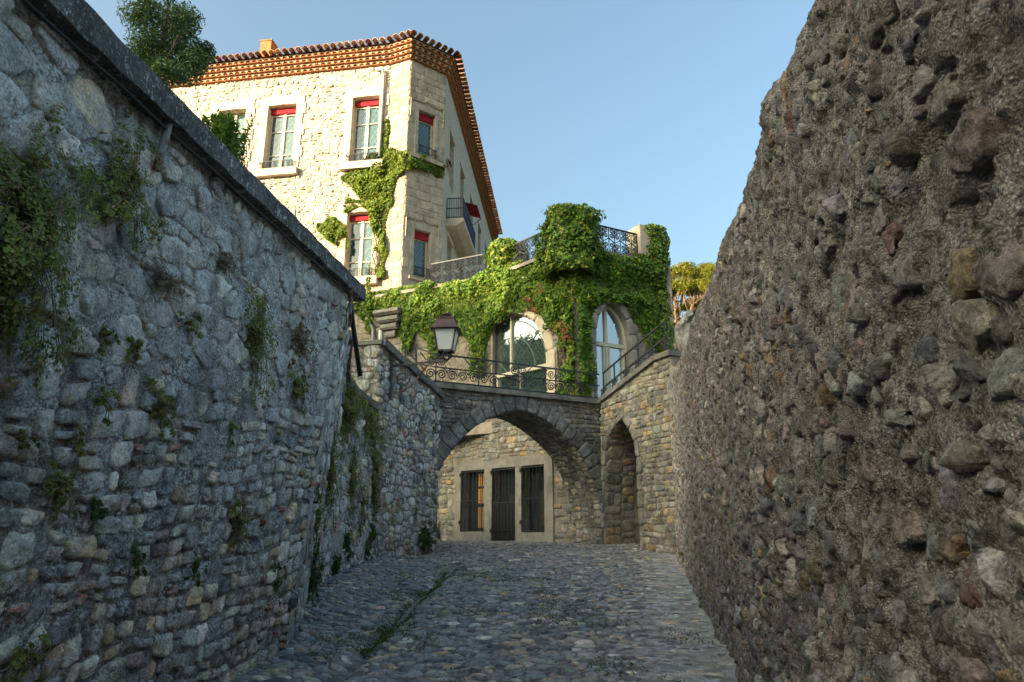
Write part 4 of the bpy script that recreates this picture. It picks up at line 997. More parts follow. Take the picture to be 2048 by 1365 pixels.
def scroll_rail(face, t0, t1, z0, z1, h, parent, name='balconette', mat='iron'):
    g = MB(); ex, ey = face.d3, face.z3; r = (z1-z0)*0.2
    for z in (z0, z1): g.bar(face.p(t0, z, h), face.p(t1, z, h), 0.03, 0.03)
    for t in (t0, t1):
        g.bar(face.p(t, z0-0.05, h), face.p(t, z1, h), 0.025, 0.025)
        g.bar(face.p(t, z1, h), face.p(t, z1, -0.05), 0.025, 0.025); g.bar(face.p(t, z0, h), face.p(t, z0, -0.05), 0.025, 0.025)
    n = max(1, int(round((t1-t0)/(4.5*r))))
    for k in range(n):
        c = t0+(t1-t0)*(k+.5)/n; q = (t1-t0)/n*.25
        for s in (-1, 1):
            g.tube(spiral(face.p(c+s*q, z0+(z1-z0)*.3, h), r*1.1, 1.6, math.pi/2, s, ex, ey, 18), 0.011, 4)
            g.tube(spiral(face.p(c+s*q, z0+(z1-z0)*.7, h), r*1.1, 1.6, -math.pi/2, -s, ex, ey, 18), 0.011, 4)
        g.bar(face.p(c, z0, h), face.p(c, z1, h), 0.016, 0.016)
    return g.build(name, M[mat], parent)
def make_window(face, o, depth, lattice=0.25, sill=True, blind=0.09, two=True, rail=True, dressing=True, glass='glass_teal', par=None):
    t0, t1, z0, z1 = o; par = par or house; h = -depth+0.06
    wn = slab(face, t0+.01, t1-.01, z0+.01, z1-.01, h-0.03, h).build('window', M[glass], par)
    b = z1-(z1-z0)*blind
    fw = 0.07
    for a, c in ((t0, t0+fw), (t1-fw, t1)): slab(face, a+.004, c-.004, z0+.004, b, h+.002, h+.06).build('frame_stile', M['cream'], wn)
    mids = [(t0+t1)/2] if two else []
    for m in mids: slab(face, m-fw, m+fw, z0+.004, b, h+.003, h+.075).build('meeting_stile', M['cream'], wn)
    for f in ((0.03, 0.30, 0.70, 0.98) if two else (0.03, 0.98)):
        z = z0+(b-z0)*f; slab(face, t0+fw, t1-fw, z-0.025, z+0.025, h+.004, h+.05).build('glazing_bar', M['cream'], wn)
    if lattice:
        g = MB(); w = t1-t0; hh = b-z0
        for s in (-1, 1):
            k = -hh
            while k < w*1.5+hh:
                # line t = t0 + k + s'(z-z0)
                zs = np.linspace(z0, b, 40); ts = t0+(k+(zs-z0)*0.62 if s > 0 else (w-k)-(zs-z0)*0.62); ok = (ts > t0+fw) & (ts < t1-fw)
                if ok.sum() > 2:
                    i = np.where(ok)[0]; g.tube([face.p(ts[i[0]], zs[i[0]], h+.008), face.p(ts[i[-1]], zs[i[-1]], h+.008)], 0.0045, 3, caps=False)
                k += lattice
        if g.V: g.build('leaded_lattice', M['lead'], wn)
    if blind: slab(face, t0+.01, t1-.01, b, z1-.03, h+.06, h+.13).build('blind', M['red'], wn)
    if sill: slab(face, t0-0.36, t1+0.36, z0-0.36, z0-0.02, 0.004, 0.24).build('window_sill', M['house_trim'], wn)
    if dressing:
        a = t0-0.34; c = t1+0.34
        slab(face, a-0.05, c+0.05, z1+0.02, z1+0.44, -0.05, 0.045).build('lintel', M['house_trim'], wn)
        n = 6
        for k in range(n):
            za = z0+(z1+0.018-z0)*k/n; zb = z0+(z1+0.018-z0)*(k+1)/n-0.006; e = 0.12 if k % 2 else 0.0
            slab(face, a-e, t0-0.012, za, zb, -0.05, 0.05).build('jamb_stone', M['house_trim'], wn); slab(face, t1+0.012, c+e, za, zb, -0.05, 0.05).build('jamb_stone', M['house_trim'], wn)
        m = (t0+t1)/2; prism(face, [(m-.12, z1+.02), (m, z1+.12), (m+.12, z1+.02)], 0.046, 0.06).build('ogee_notch', M['house_ashlar'], wn)
    if rail: scroll_rail(face, t0-.1, t1+.1, z0+0.02, z0+0.36, 0.17, wn)
    return wn
for o in holesA: make_window(FA, o, 0.4, blind=0.0 if o is W00 else 0.09)
for o in (W4, W5):
    wn = make_window(F2, o, 0.35, sill=False, dressing=False, rail=False, blind=0.16, two=False, lattice=0.16)
    t0, t1, z0, z1 = o; m = (t0+t1)/2
    for a, b in ((t0-0.16, t0-.006), (t1+.006, t1+0.16)): slab(F2, a, b, z0-.1, z1+.02, -0.02, 0.03).build('jamb_stone', M['house_ashlar'], wn)
    slab(F2, t0-0.16, t1+0.16, z1+.022, z1+0.28, -0.02, 0.03).build('lintel', M['house_ashlar'], wn)
    slab(F2, t0-0.2, t1+0.2, z0-.22, z0-.102, 0.0, 0.10).build('window_sill', M['house_ashlar'], wn)
    lp = [(t0-.42, z1-.45), (t0-.42, z1+.42), (m-.3, z1+.42), (m-.12, z1+.47), (m-.04, z1+.56), (m, z1+.68), (m+.04, z1+.56), (m+.12, z1+.47), (m+.3, z1+.42), (t1+.42, z1+.42), (t1+.42, z1-.45)]
    MB().tube([F2.p(p[0], p[1], 0.03) for p in lp], 0.03, 5).build('hood_mould', M['house_ashlar'], wn)
    scroll_rail(F2, t0-.06, t1+.06, z0+0.02, z0+0.34, 0.14, wn)
for i, o in enumerate(rwin): make_window(FR, o, 0.3, sill=False, dressing=False, rail=False, blind=0.0, lattice=0, glass='glass_dark')
for o in rwin: slab(FR, o[0]-.16, o[1]+.16, o[3]+.02, o[3]+.22, 0.0, 0.06).build('lintel', M['house_trim'], house)
# string course of the turret, balcony, awnings on the side face
zs_ = F2.px(858, 322)[1]
slab(F2, -0.1, F2.L+0.05, zs_-.12, zs_+.05, 0, 0.12).build('string_course', M['house_ashlar'], house)
zb0 = FR.px(905, 462)[1]; tb0 = 0.9; tb1 = 5.0
zb0 = W1[2]-2.2-0.1
zb0 = at_y(893, 437, E[1]+0.9)[2]
bal = thing('balcony', FR.p(3, zb0, 0.4), 'dark blue iron balcony on the shaded side of the stone house', 'balcony')
n = 6; poly = [(0, -.38), (.45, -.38), (.72, -.2), (.8, -.12), (.8, 0.0), (0, 0.0)]
V = [FR.p(t, zb0+p[1], p[0]) for t in (tb0, tb1) for p in poly]
MB().add(V, [(i, (i+1) % n, n+(i+1) % n, n+i) for i in range(n)], [(0, i, i+1) for i in range(1, n-1)]+[(n, n+i+1, n+i) for i in range(1, n-1)]).build('slab', M['house_trim'], bal)
blu = mk('blue_iron', (0.035, 0.045, 0.085), tint=False, rough=0.5, var=0.15, bump=0)
for (a, ha), (b, hb), n in (((tb0+.03, .77), (tb1-.03, .77), 34), ((tb0+.03, .02), (tb0+.03, .77), 7), ((tb1-.03, .02), (tb1-.03, .77), 7)):
    g = MB()
    for z in (.05, .5, 1.0): g.bar(FR.p(a, zb0+z, ha), FR.p(b, zb0+z, hb), 0.035, 0.035)
    for k in range(n+1):
        f = k/n; g.bar(FR.p(a+(b-a)*f, zb0, ha+(hb-ha)*f), FR.p(a+(b-a)*f, zb0+1.0, ha+(hb-ha)*f), 0.03, 0.03)
    g.build('railing_panel', blu, bal)
for nm, t, zz in (('awning', 6.2, at_y(945, 418, E[1]+7)[2]), ('awning', 0.55, at_y(897, 330, E[1]+1.2)[2])):
    wd = 1.7 if t > 1 else 0.7; out = 0.7 if t > 1 else 0.2
    aw = thing('awning', FR.p(t, zz, 0), 'red awning stretched out beyond the blue balcony' if t > 1 else 'small red awning folded against the side face above the balcony', 'awning')
    V = [FR.p(t, zz, .02), FR.p(t+wd, zz, .02), FR.p(t+wd, zz-.22, out), FR.p(t, zz-.22, out), FR.p(t, zz-.36, out+.02), FR.p(t+wd, zz-.36, out+.02)]
    MB().add(V, [(0, 1, 2, 3), (3, 2, 5, 4)]).build('cloth', M['red'], aw)
    if t > 1:
        for tt in (t+.05, t+wd-.05): MB().tube([FR.p(tt, zz-.25, out), FR.p(tt, zz-.8, 0.02)], 0.02, 5).build('arm', M['iron'], aw)
# zinc rainwater pipe
pa, pb = FA.px(768, 143), FA.px(765, 316)
MB().tube([FA.p(pa[0]-.35, pa[1]+.05, .1), FA.p(pa[0], pa[1], .16), FA.p(pa[0]+.06, pa[1]-.5, .12), FA.p(pa[0]+.06, pb[1], .12)], 0.07, 8).build('rainwater_pipe', M['zinc'], house, smooth=True)
# ---------------------------------------------------------------- scalloped eaves of half-round clay tiles
rng = R(101)
tile_meshes = []
def tile_mesh(col, r=0.135, L=0.34, n=8):
    an = np.linspace(0, math.pi, n+1); V = []; 
    for y, rr in ((0.0, r), (-L, r*0.86)):
        for q in (rr, rr-0.02):
            V += [(q*math.cos(a), y, q*math.sin(a)) for a in an]
    m = n+1; q = []
    for i in range(n):
        q += [(i, i+1, 2*m+i+1, 2*m+i), (m+i+1, m+i, 3*m+i, 3*m+i+1), (i+1, i, m+i, m+i+1)]
    q += [(0, 2*m, 3*m, m), (n, m+n, 3*m+n, 2*m+n)]
    k0 = len(V); V += [((r*.85)*math.cos(a), -L+.02, (r*.85)*math.sin(a)) for a in an]+[(0, -L+.02, 0)]
    global TPLUG
    TPLUG = [(k0+i+1, k0+i, k0+m) for i in range(n)]
    return np.array(V), np.array(q), col
TC = [(.38, .18, .09), (.30, .13, .065), (.44, .25, .14), (.25, .12, .07), (.36, .19, .10), (.48, .30, .18)]
tsrc = [tile_mesh(c) for c in TC]
proto = []
for V, q, c in tsrc:
    o = MB().add(V, q, TPLUG, np.array(c)).build('eave_tile', M['tile'], house, smooth=False); proto.append(o)
used = [False]*len(proto); NT = 0; rest = MB()
rowdz = 0.205; rowo = 0.085
def off_path(o):
    """eave polyline pushed out by o"""
    P = [A0, J, C0, E, Rend]; N = [FA.n, F1.n, F2.n, FR.n]; out = [P[0]+N[0]*o]
    for k in range(1, 4):
        m = N[k-1]+N[k]; m = m/np.dot(m, m)*2; out.append(P[k]+m*o*1.0)
    out.append(P[4]+N[3]*o); return out, N
tl = []
TR = 0.135; HR = rowdz-0.028
for row in range(5):
    roofrow = row == 4
    o = 0.13+rowo*row + (0.24 if roofrow else 0); z = HT+0.035+rowdz*row; pts, N = off_path(o); g = MB(); pk = MB(); pin, _ = off_path(-0.05); po, _ = off_path(o+.015)
    for k in range(4):
        a, b = pts[k], pts[k+1]; d = b-a; Ls = np.linalg.norm(d); d /= Ls; cnt = max(2, int(round(Ls/(0.31 if not roofrow else .34)))); pt_ = Ls/cnt
        for i in range(cnt):
            p = a+d*Ls*((i+0.5)/cnt); vis = (k in (1, 2)) or (k == 0 and Ls*(1-(i+.5)/cnt) < 11.2)
            tl.append((row, k, p, z, 0, vis, N[k]))
            if not roofrow:                            # cream mortar front with the half-round opening left free
                an = np.linspace(0, math.pi, 9); q0 = p-N[k]*.018; V = []
                for t_ in an:
                    x, y = TR*math.cos(t_), TR*math.sin(t_); V.append((*(q0+d*x), z+y))
                    s_ = min(pt_/2/max(abs(math.cos(t_)), 1e-6), HR/max(math.sin(t_), 1e-6)); V.append((*(q0+d*s_*math.cos(t_)), z+s_*math.sin(t_)))
                for sx in (-1, 1): V.append((*(q0+d*sx*pt_/2), z+HR))
                qd = [(2*m_, 2*m_+1, 2*m_+3, 2*m_+2) for m_ in range(8)]
                # corner triangles
                tri = []
                for m_ in range(8):
                    A_, B_ = V[2*m_+1], V[2*m_+3]
                    if abs(A_[2]-(z+HR)) > 1e-4 and abs(B_[2]-(z+HR)) < 1e-4: tri.append((2*m_+1, 19, 2*m_+3))
                    if abs(B_[2]-(z+HR)) > 1e-4 and abs(A_[2]-(z+HR)) < 1e-4: tri.append((2*m_+1, 18, 2*m_+3))
                g.add(V, qd, tri)
        V = [(*po[k], z-.028), (*po[k+1], z-.028), (*pin[k+1], z-.028), (*pin[k], z-.028), (*po[k], z-.004), (*po[k+1], z-.004), (*pin[k+1], z-.004), (*pin[k], z-.004)]
        pk.add(V, [(3, 2, 1, 0), (4, 5, 6, 7), (0, 1, 5, 4)], None, np.array([.40, .17, .08]))
    if not roofrow: g.build('tile_bed', M['tile_bed'], house)
    if not roofrow: pk.build('eave_plank', M['tile'], house)
tl.sort(key=lambda x: (not x[5], x[0] == 0, np.linalg.norm(x[2])))
for n_, (row, k, p, z, an, vis, nn) in enumerate(tl):
    v = rng.integers(len(proto)); an += rng.uniform(-.05, .05); tip = rng.uniform(-.02, .02)
    if n_ < 296:
        if not used[v]:
            o = proto[v]; used[v] = True; o.location = Vector((p[0], p[1], z)) - house.location; me = o.data
            V = tsrc[v][0]; me.vertices.foreach_set('co', V.astype(np.float32).ravel()); me.update()
        else: o = proto[v].copy(); COL.objects.link(o); o.parent = house; o.location = Vector((float(p[0]), float(p[1]), float(z))) - house.location
        # local -y points back into the wall
        o.rotation_euler = (tip, 0, math.atan2(nn[1], nn[0])-math.pi/2+rng.uniform(-.04, .04))
    else:
        V, q, c = tsrc[v]; ang = math.atan2(nn[1], nn[0])-math.pi/2; ca, sa_ = math.cos(ang), math.sin(ang)
        rest.add(np.stack([p[0]+V[:, 0]*ca-V[:, 1]*sa_, p[1]+V[:, 0]*sa_+V[:, 1]*ca, z+V[:, 2]], 1), q, TPLUG, np.array(c))
rest.build('eave_tiles', M['tile'], house, kind='stuff')
# roof above the eaves, low pitched, with ridge, and a chimney
eo, _ = off_path(0.42); zr = HT+0.035+rowdz*4+0.02
ctr = np.array([-8.5, 38.0]); g = MB(); bk = back+np.array([-.5, .5])
V = [(*p, zr) for p in eo]+[(*bk, zr), (ctr[0], ctr[1], zr+2.6), (ctr[0]-3, ctr[1]-1, zr+2.6)]
g.add(V, None, [(0, 1, 7), (1, 2, 6), (1, 6, 7), (2, 3, 6), (3, 4, 6), (4, 5, 6), (5, 7, 6), (5, 0, 7)], np.array([.42, .19, .09])); g.build('roof', M['tile'], house)
ch = FA.px(522, 108); cp = FA.p(ch[0], 0, -0.6); zt_ = at_y(522, 88, cp[1])[2]
chm = MB().box((cp[0], cp[1], zt_-1.2), FA.d3, FA.n3, FA.z3, .28, .28, 1.2); chm.box((cp[0], cp[1], zt_-.02), FA.d3, FA.n3, FA.z3, .31, .31, .03); chm.build('chimney', M['terracotta'], house)
# ================================================================== IRONWORK
ir = thing('iron_railing', br.p(br.L/2, BTOP, 0), 'black wrought-iron railing with paired scrolls along the footbridge', 'railing', None)
zt1 = br.px(1190, 748)[1]; zm1 = br.px(1190, 771)[1]; zb1 = BTOP+0.05; hR = -0.02
tl_ = br.px(868, 760)[0]; tr_ = br.px(1200, 790)[0]
for nm, z, w in (('top_rail', zt1, .04), ('middle_rail', zm1, .03), ('bottom_rail', zb1, .035)):
    MB().bar(br.p(tl_, z, hR), br.p(tr_, z, hR), w, w).build(nm, M['iron'], ir)
posts = [br.px(u, 760)[0] for u in (872, 958, 1038, 1112, 1190)]
ex, ey = br.d3, br.z3
for i, t in enumerate(posts):
    MB().bar(br.p(t, BTOP-.02, hR), br.p(t, zt1+.02, hR), .035, .035).build('post', M['iron'], ir)
rs = (zt1-zm1)*0.36; rl = (zm1-zb1)*0.36
def motif(t, both, g):
    for s in (-1, 1):
        c = br.p(t+s*(rl+.02), zb1+(zm1-zb1)*.5, hR); g.tube(spiral(c, rl, 1.8, math.pi if s > 0 else 0, -s, ex, ey, 24), .016, 5)
        g.tube([br.p(t+s*(2*rl+.02), zb1+(zm1-zb1)*.5+.06, hR), br.p(t+s*(2*rl+.16), zm1, hR)], .015, 4)
        if both:
            c = br.p(t+s*(rs+.02), zm1+(zt1-zm1)*.5, hR); g.tube(spiral(c, rs, 1.8, math.pi if s > 0 else 0, s, ex, ey, 24), .016, 5)
            g.tube([br.p(t+s*(2*rs+.02), zm1+(zt1-zm1)*.5-.02, hR), br.p(t+s*(2*rs+.2), zt1, hR)], .015, 4)
mids = sorted(posts+[(posts[k]+posts[k+1])/2 for k in range(4)])
for t in mids[:-1]:
    g = MB(); motif(t, any(abs(t-p) < .01 for p in posts), g); g.build('scroll', M['iron'], ir)
# railing climbing the right-hand stair
ir2 = thing('iron_railing', sw.p(tk/2, sw_top(tk/2), 0), 'black iron stair railing climbing the warm stone wall', 'railing')
def srl(t, k): return sw.p(t, sw_top(t)+k, -0.12)
hs = [0.10, 0.72, 1.2, 1.75, 2.3]; hs = list(np.linspace(0.06, tk+0.25, 6))
for nm, k in (('top_rail', .78), ('middle_rail', .36)):
    MB().bar(sw.p(0.05, zc0+k, -.12), sw.p(tk+.3, zc0+(zk-zc0)*(tk+.3)/tk+k, -.12), .04, .04).build(nm, M['iron'], ir2)
for t in hs:
    zz = zc0+(zk-zc0)*t/tk
    MB().bar(sw.p(t, min(zz, sw_top(t))-.03, -.12), sw.p(t, zz+.8, -.12), .04, .04).build('post', M['iron'], ir2)
    g = MB()
    for s in (-1, 1): g.tube(spiral(sw.p(t+s*.09, zz+.28, -.12), .08, 1.6, 0, s, sw.d3, sw.z3, 18), .014, 5); g.tube(spiral(sw.p(t+s*.09, zz+.14, -.12), .07, 1.6, 0, -s, sw.d3, sw.z3, 18), .014, 5)
    g.build('scroll', M['iron'], ir2)
# left stair: handrail going up behind the parapet
ir3 = thing('iron_railing', at_y(850, 740, 17.6), 'short black iron handrail at the stair foot behind the lantern', 'railing')
q0, q1, q2, q3 = at_y(838, 735, 17.4), at_y(840, 697, 17.4), at_y(834, 694, 17.6), at_y(810, 730, 18.6)
z_ = lambda u, v, y=17.3: at_y(u, v, y)
MB().bar(z_(833, 740), z_(832, 694), .05).build('post', M['iron'], ir3); MB().bar(z_(812, 735), z_(811, 697), .05).build('post', M['iron'], ir3)
MB().bar(z_(811, 699), z_(832, 722), .04).build('rail', M['iron'], ir3); MB().bar(z_(832, 696), br.p(tl_, zt1, hR), .04).build('rail', M['iron'], ir3); MB().bar(z_(812, 723), br.p(tl_, zm1, hR), .03).build('rail', M['iron'], ir3)
# terrace railings
def terrace_rail(face, t0, t1, z0, z1, label, h=-0.15, pitch=0.24):
    r = thing('terrace_railing', face.p((t0+t1)/2, z0, h), label, 'railing', None)
    for nm, z in (('top_rail', z1), ('bottom_rail', z0)): MB().bar(face.p(t0, z, h), face.p(t1, z, h), .045, .045).build(nm, M['iron'], r)
    n = max(3, int(round((t1-t0)/pitch))); w = (t1-t0)/n; rr = w*.42
    for k in range(n+1): MB().bar(face.p(t0+w*k, z0, h), face.p(t0+w*k, z1, h), .03, .03).build('bar', M['iron'], r)
    for k in range(n):
        g = MB(); c = t0+w*(k+.5)
        for f, s in ((.12, 1), (.31, -1), (.69, 1), (.88, -1)):
            for q in (1,): g.tube(spiral(face.p(c, z0+(z1-z0)*f, h), rr, 1.7, 1.57*s, s if k % 2 else -s, face.d3, face.z3, 18), .02, 4)
        x0, x1 = (t0+w*k, t0+w*(k+1)) if k % 2 else (t0+w*(k+1), t0+w*k)
        pts = [face.p(x0+(x1-x0)*(.5-.5*math.cos(math.pi*a)), z0+(z1-z0)*(.38+.24*a), h) for a in np.linspace(0, 1, 9)]
        g.tube(pts, .018, 4); g.build('scroll', M['iron'], r)
    return r
RZ0, RZ1 = TZ+.18, TZ+1.08
tL0 = L2.px(858, 540)[0]; tL1 = L2.L-.5
terrace_rail(L2, tL0, tL1, RZ0, RZ1, 'sunlit scrolled terrace railing between the turret and the bright ivy pier')
terrace_rail(Lf, tq+.75, 7.35, RZ0, RZ1, 'scrolled terrace railing between the bright ivy pier and the tall ivy tower')
terrace_rail(Rf, .55, Rf.L-.75, RZ0, RZ1, 'scrolled terrace railing between the ivy tower and the pale pier')
# ------------------------------------------------------------------ lantern on a scrolled bracket
base = pw.p(pw.px(781, 733)[0], pw.px(781, 733)[1], 0.0); nn = pw.n3
lan = thing('wall_lantern', base, 'brown four-sided street lantern with frosted panes on a scrolled iron wall bracket', 'lantern')
zl0 = base[2]
MB().bar(base+nn*.03+np.array([0, 0, .45]), base+nn*.03-np.array([0, 0, .75]), .10, .05).build('wall_plate', M['iron'], lan)
AL = 1.42; tip = base+nn*AL
MB().bar(base, tip+nn*.05, .045, .045).build('arm', M['iron'], lan)
g = MB(); zz3 = np.array([0, 0, 1.0])
g.tube([base-zz3*.62+nn*.1, base-zz3*.6+nn*.35, base-zz3*.45+nn*.62, base+nn*1.0-zz3*.03], .016, 5); g.build('brace', M['rust'], lan)
g = MB(); g.tube(spiral(base+nn*.33-zz3*.30, .24, 1.7, math.pi*.6, -1, nn, zz3, 30, .12), .014, 5); g.build('scroll', M['iron'], lan)
g = MB()
for s in (-1, 1):
    sd = pw.d3*s if abs(pw.d3[0]) < 2 else pw.d3
    a = nn*s
    g.tube([tip, tip+a*.10+zz3*.04, tip+a*.13+zz3*.13, tip+a*.19+zz3*.20], .017, 5); b = pw.d3*s; g.tube([tip, tip+b*.10+zz3*.04, tip+b*.13+zz3*.13, tip+b*.19+zz3*.20], .017, 5)
g.build('cradle', M['iron'], lan)
ax = pw.n3*math.cos(.35)+pw.d3*math.sin(.35); ay = -pw.n3*math.sin(.35)+pw.d3*math.cos(.35)
def frus(z0, w0, z1, w1, mb=None):
    mb = mb or MB(); V = [tip+zz3*z+ax*x*w+ay*y*w for z, w in ((z0, w0), (z1, w1)) for x, y in ((-1, -1), (1, -1), (1, 1), (-1, 1))]
    return mb.add(V, [(0, 1, 5, 4), (1, 2, 6, 5), (2, 3, 7, 6), (3, 0, 4, 7), (3, 2, 1, 0), (4, 5, 6, 7)])
b0, b1 = .19, .66; wb_, wt_ = .155, .235
for (x0, y0), (x1, y1) in (((-1, -1), (1, -1)), ((1, -1), (1, 1)), ((1, 1), (-1, 1)), ((-1, 1), (-1, -1))):
    V = [tip+zz3*b0+ax*x0*wb_+ay*y0*wb_, tip+zz3*b0+ax*x1*wb_+ay*y1*wb_, tip+zz3*b1+ax*x1*wt_+ay*y1*wt_, tip+zz3*b1+ax*x0*wt_+ay*y0*wt_]
    MB().add(V, [(0, 1, 2, 3)]).build('pane', M['glass_milk'], lan)
    MB().bar(V[0], V[3], .028, .028).build('corner_bar', M['lantern'], lan)
    MB().bar(V[0], V[1], .03, .03).build('bottom_bar', M['lantern'], lan); MB().bar(V[3], V[2], .03, .03).build('top_bar', M['lantern'], lan)
roof_ = frus(.66, .315, .70, .27); frus(.70, .27, .90, .185, roof_); frus(.90, .20, .925, .20, roof_); roof_.build('lantern_roof', M['lantern'], lan)
MB().lathe(tip+zz3*.925, [(.09, 0), (.08, .03), (.05, .04), (.05, .07), (.11, .09), (.10, .115), (.04, .14), (0, .15)], 12).build('finial', M['lantern'], lan, smooth=True)
MB().lathe(tip+zz3*.19, [(.07, 0), (.05, .2), (.03, .3), (0, .31)], 10).build('bulb', M['glass_milk'], lan, smooth=True)

# ================================================================== IVY
IVP = [(698, 556), (730, 546), (790, 544), (850, 552), (870, 566), (930, 568), (955, 552), (962, 500), (980, 488), (1030, 485), (1038, 520), (1060, 530), (1098, 505), (1106, 432), (1140, 418), (1180, 428), (1195, 500), (1220, 512), (1258, 520), (1264, 465), (1290, 458), (1318, 470), (1324, 560), (1326, 640), (1314, 700), (1290, 690), (1275, 650), (1250, 612), (1215, 600), (1188, 615), (1180, 660), (1183, 720), (1196, 795), (1160, 800), (1118, 790), (1125, 750), (1140, 715), (1126, 668), (1112, 660), (1100, 655), (1086, 632), (1062, 616), (1040, 622), (1014, 636), (995, 655), (972, 690), (970, 745), (955, 752), (948, 690), (930, 672), (905, 672), (880, 715), (865, 712), (860, 672), (832, 672), (825, 705), (808, 700), (806, 678), (790, 664), (770, 620), (748, 632), (742, 665), (728, 650), (706, 625)]
IVH = [[(676, 350), (706, 338), (742, 312), (790, 303), (835, 310), (896, 336), (893, 362), (870, 358), (848, 345), (820, 340), (800, 352), (786, 385), (776, 430), (772, 560), (734, 558), (748, 500), (738, 425), (725, 418), (688, 425), (690, 398), (716, 392), (700, 372)], [(636, 455), (660, 442), (690, 455), (694, 500), (668, 495), (650, 480)], [(764, 240), (774, 240), (776, 310), (760, 312)]]
PAL_IVY = [((.115, .215, .024), 5), ((.065, .13, .018), 4), ((.17, .26, .028), 3), ((.28, .32, .035), 1.8), ((.20, .08, .03), 0.05)]
PAL_IVS = [((.12, .19, .018), 5), ((.09, .15, .015), 3), ((.17, .22, .02), 3), ((.22, .24, .03), 1.2)]
def ivy_on(mb, face, t0, t1, z0, z1, polys, rng, dens, size, hmax=.3, pal=None):
    n = int((t1-t0)*(z1-z0)*dens); A = np.stack([rng.uniform(t0, t1, n), rng.uniform(z0, z1, n), np.zeros(n)], 1); P = face.map(A)
    u, v, _ = project(P); u = u+6*noise3(P*2.2, 3)*1.0; v = v+8*noise3(P*2.2, 8)
    ok = np.array([any(in_poly((a, b), pl) for pl in polys) for a, b in zip(u, v)])
    A = A[ok]; P = P[ok]
    if not len(A): return
    cl = fbm(P*1.5, 3, 12); k = rng.random(len(A))
    A[:, 2] = 0.02+hmax*np.clip(.35+.75*cl, .05, 1)*(0.35+.65*k)
    P = face.map(A)
    N = face.n3*1.0+np.array([0, 0, .45])+rng.normal(0, .42, (len(A), 3))
    leaves(mb, P, N, size*rng.uniform(.6, 1.25, len(A)), rng, leaf_tints(len(A), pal or PAL_IVY, rng, .3)*(1+.25*cl[:, None]), aspect=.85, fold=-.12, droop=1.6)
def ivy_col(mb, c, r, z0, z1, rng, n, size):
    an = rng.uniform(0, 2*math.pi, n); z = rng.uniform(z0, z1+.25*r, n); top = np.clip((z1+.25*r-z)/(.28), 0, 1)**.5
    rr = r*(.8+.35*rng.random(n))*(.25+.75*top)
    P = np.stack([c[0]+rr*np.cos(an), c[1]+rr*np.sin(an), z], 1); rr2 = 1+.30*fbm(P*1.9, 3, 5); P[:, 0] = c[0]+(P[:, 0]-c[0])*rr2; P[:, 1] = c[1]+(P[:, 1]-c[1])*rr2
    N = np.stack([np.cos(an), np.sin(an), .4+.8*(1-top)], 1)+rng.normal(0, .4, (n, 3))
    leaves(mb, P, N, size*rng.uniform(.6, 1.25, n), rng, leaf_tints(n, PAL_IVY, rng, .3), aspect=.85, fold=-.12, droop=1.6)
rng = R(111)
iv_ = thing('ivy', (1.5, 21.5, DK), 'thick green ivy draped over the terrace pavilion and its piers', 'ivy')
mb = MB()
for f, a, b in ((L2, 0, L2.L), (Lf, tq, 8.0), (Rf, 0, Rf.L)): ivy_on(mb, f, a, b, DK-.3, TZ+.28, [IVP], rng, 1000, .125, .34)
qa = Lf.p(tq+.35, 0, -.35)[:2]; ivy_col(mb, qa, .62, TZ-.5, EYE+9.85, rng, 4500, .125)
ivy_col(mb, Q2+np.array([-.02, .55]), .85, TZ-.8, EYE+9.95, rng, 9000, .13)
qc = Rf.p(Rf.L-.2, 0, -.35)[:2]; ivy_col(mb, qc+np.array([.18, .05]), .56, TZ-.8, EYE+9.95, rng, 4200, .125); ivy_col(mb, Q3+np.array([.05, .25]), .42, DK+1.2, TZ+.1, rng, 3800, .125)
# strands hanging off the front edge
for u, v0, v1 in ((742, 560, 668), (818, 640, 706), (870, 640, 720), (952, 640, 755), (966, 640, 748), (1135, 560, 700), (1104, 560, 660)):
    f = L2 if u < 985 else Lf; a = f.px(u, v0); b = f.px(u, v1); n = 260; k = rng.random(n)
    P = np.array([f.p(a[0]+(b[0]-a[0])*x+rng.normal(0, .08), a[1]+(b[1]-a[1])*x, .1+.18*rng.random()) for x in k]); leaves(mb, P, f.n3+rng.normal(0, .5, (n, 3)), .12*rng.uniform(.6, 1.2, n), rng, leaf_tints(n, PAL_IVY, rng, .3), aspect=.85, fold=-.1, droop=1.6)
for u, v in ((1075, 605), (1082, 625), (1100, 585), (1178, 672), (1140, 658), (1165, 680)):   # a few withered sprigs
    c = Lf.px(u, v) if u < 1150 else Lf.px(1149, v); n = 16; P = Lf.p(c[0], c[1], .40)+rng.normal(0, .09, (n, 3)); leaves(mb, P, Lf.n3+rng.normal(0, .6, (n, 3)), .11*np.ones(n), rng, leaf_tints(n, [((.34, .12, .08), 1), ((.25, .10, .05), 1)], rng), aspect=.8, droop=1.5)
mb.build('foliage', M['leaf'], iv_, kind='stuff')
g = MB()
for k in range(26):
    t = rng.uniform(7.35, 7.9); z = rng.uniform(DK, DK+1); pts = []
    for s in range(9): pts.append(Lf.p(t, z, .04+.03*rng.random())); t = min(max(t+rng.uniform(-.15, .15), 7.2), 7.95); z += rng.uniform(.25, .5)
    g.tube(pts, .014, 4)
g.build('stem', M['twig'], iv_)
ih = thing('ivy', F1.p(.4, TZ, 0), 'yellow-green ivy climbing the sunlit turret of the stone house', 'ivy')
mb = MB()
for f in (FA, F1, F2): ivy_on(mb, f, max(0, f.L-7), f.L, TZ-.6, HT, IVH, rng, 1000, .135, .32, pal=PAL_IVS)
mb.build('foliage', M['leaf'], ih, kind='stuff')
g = MB()
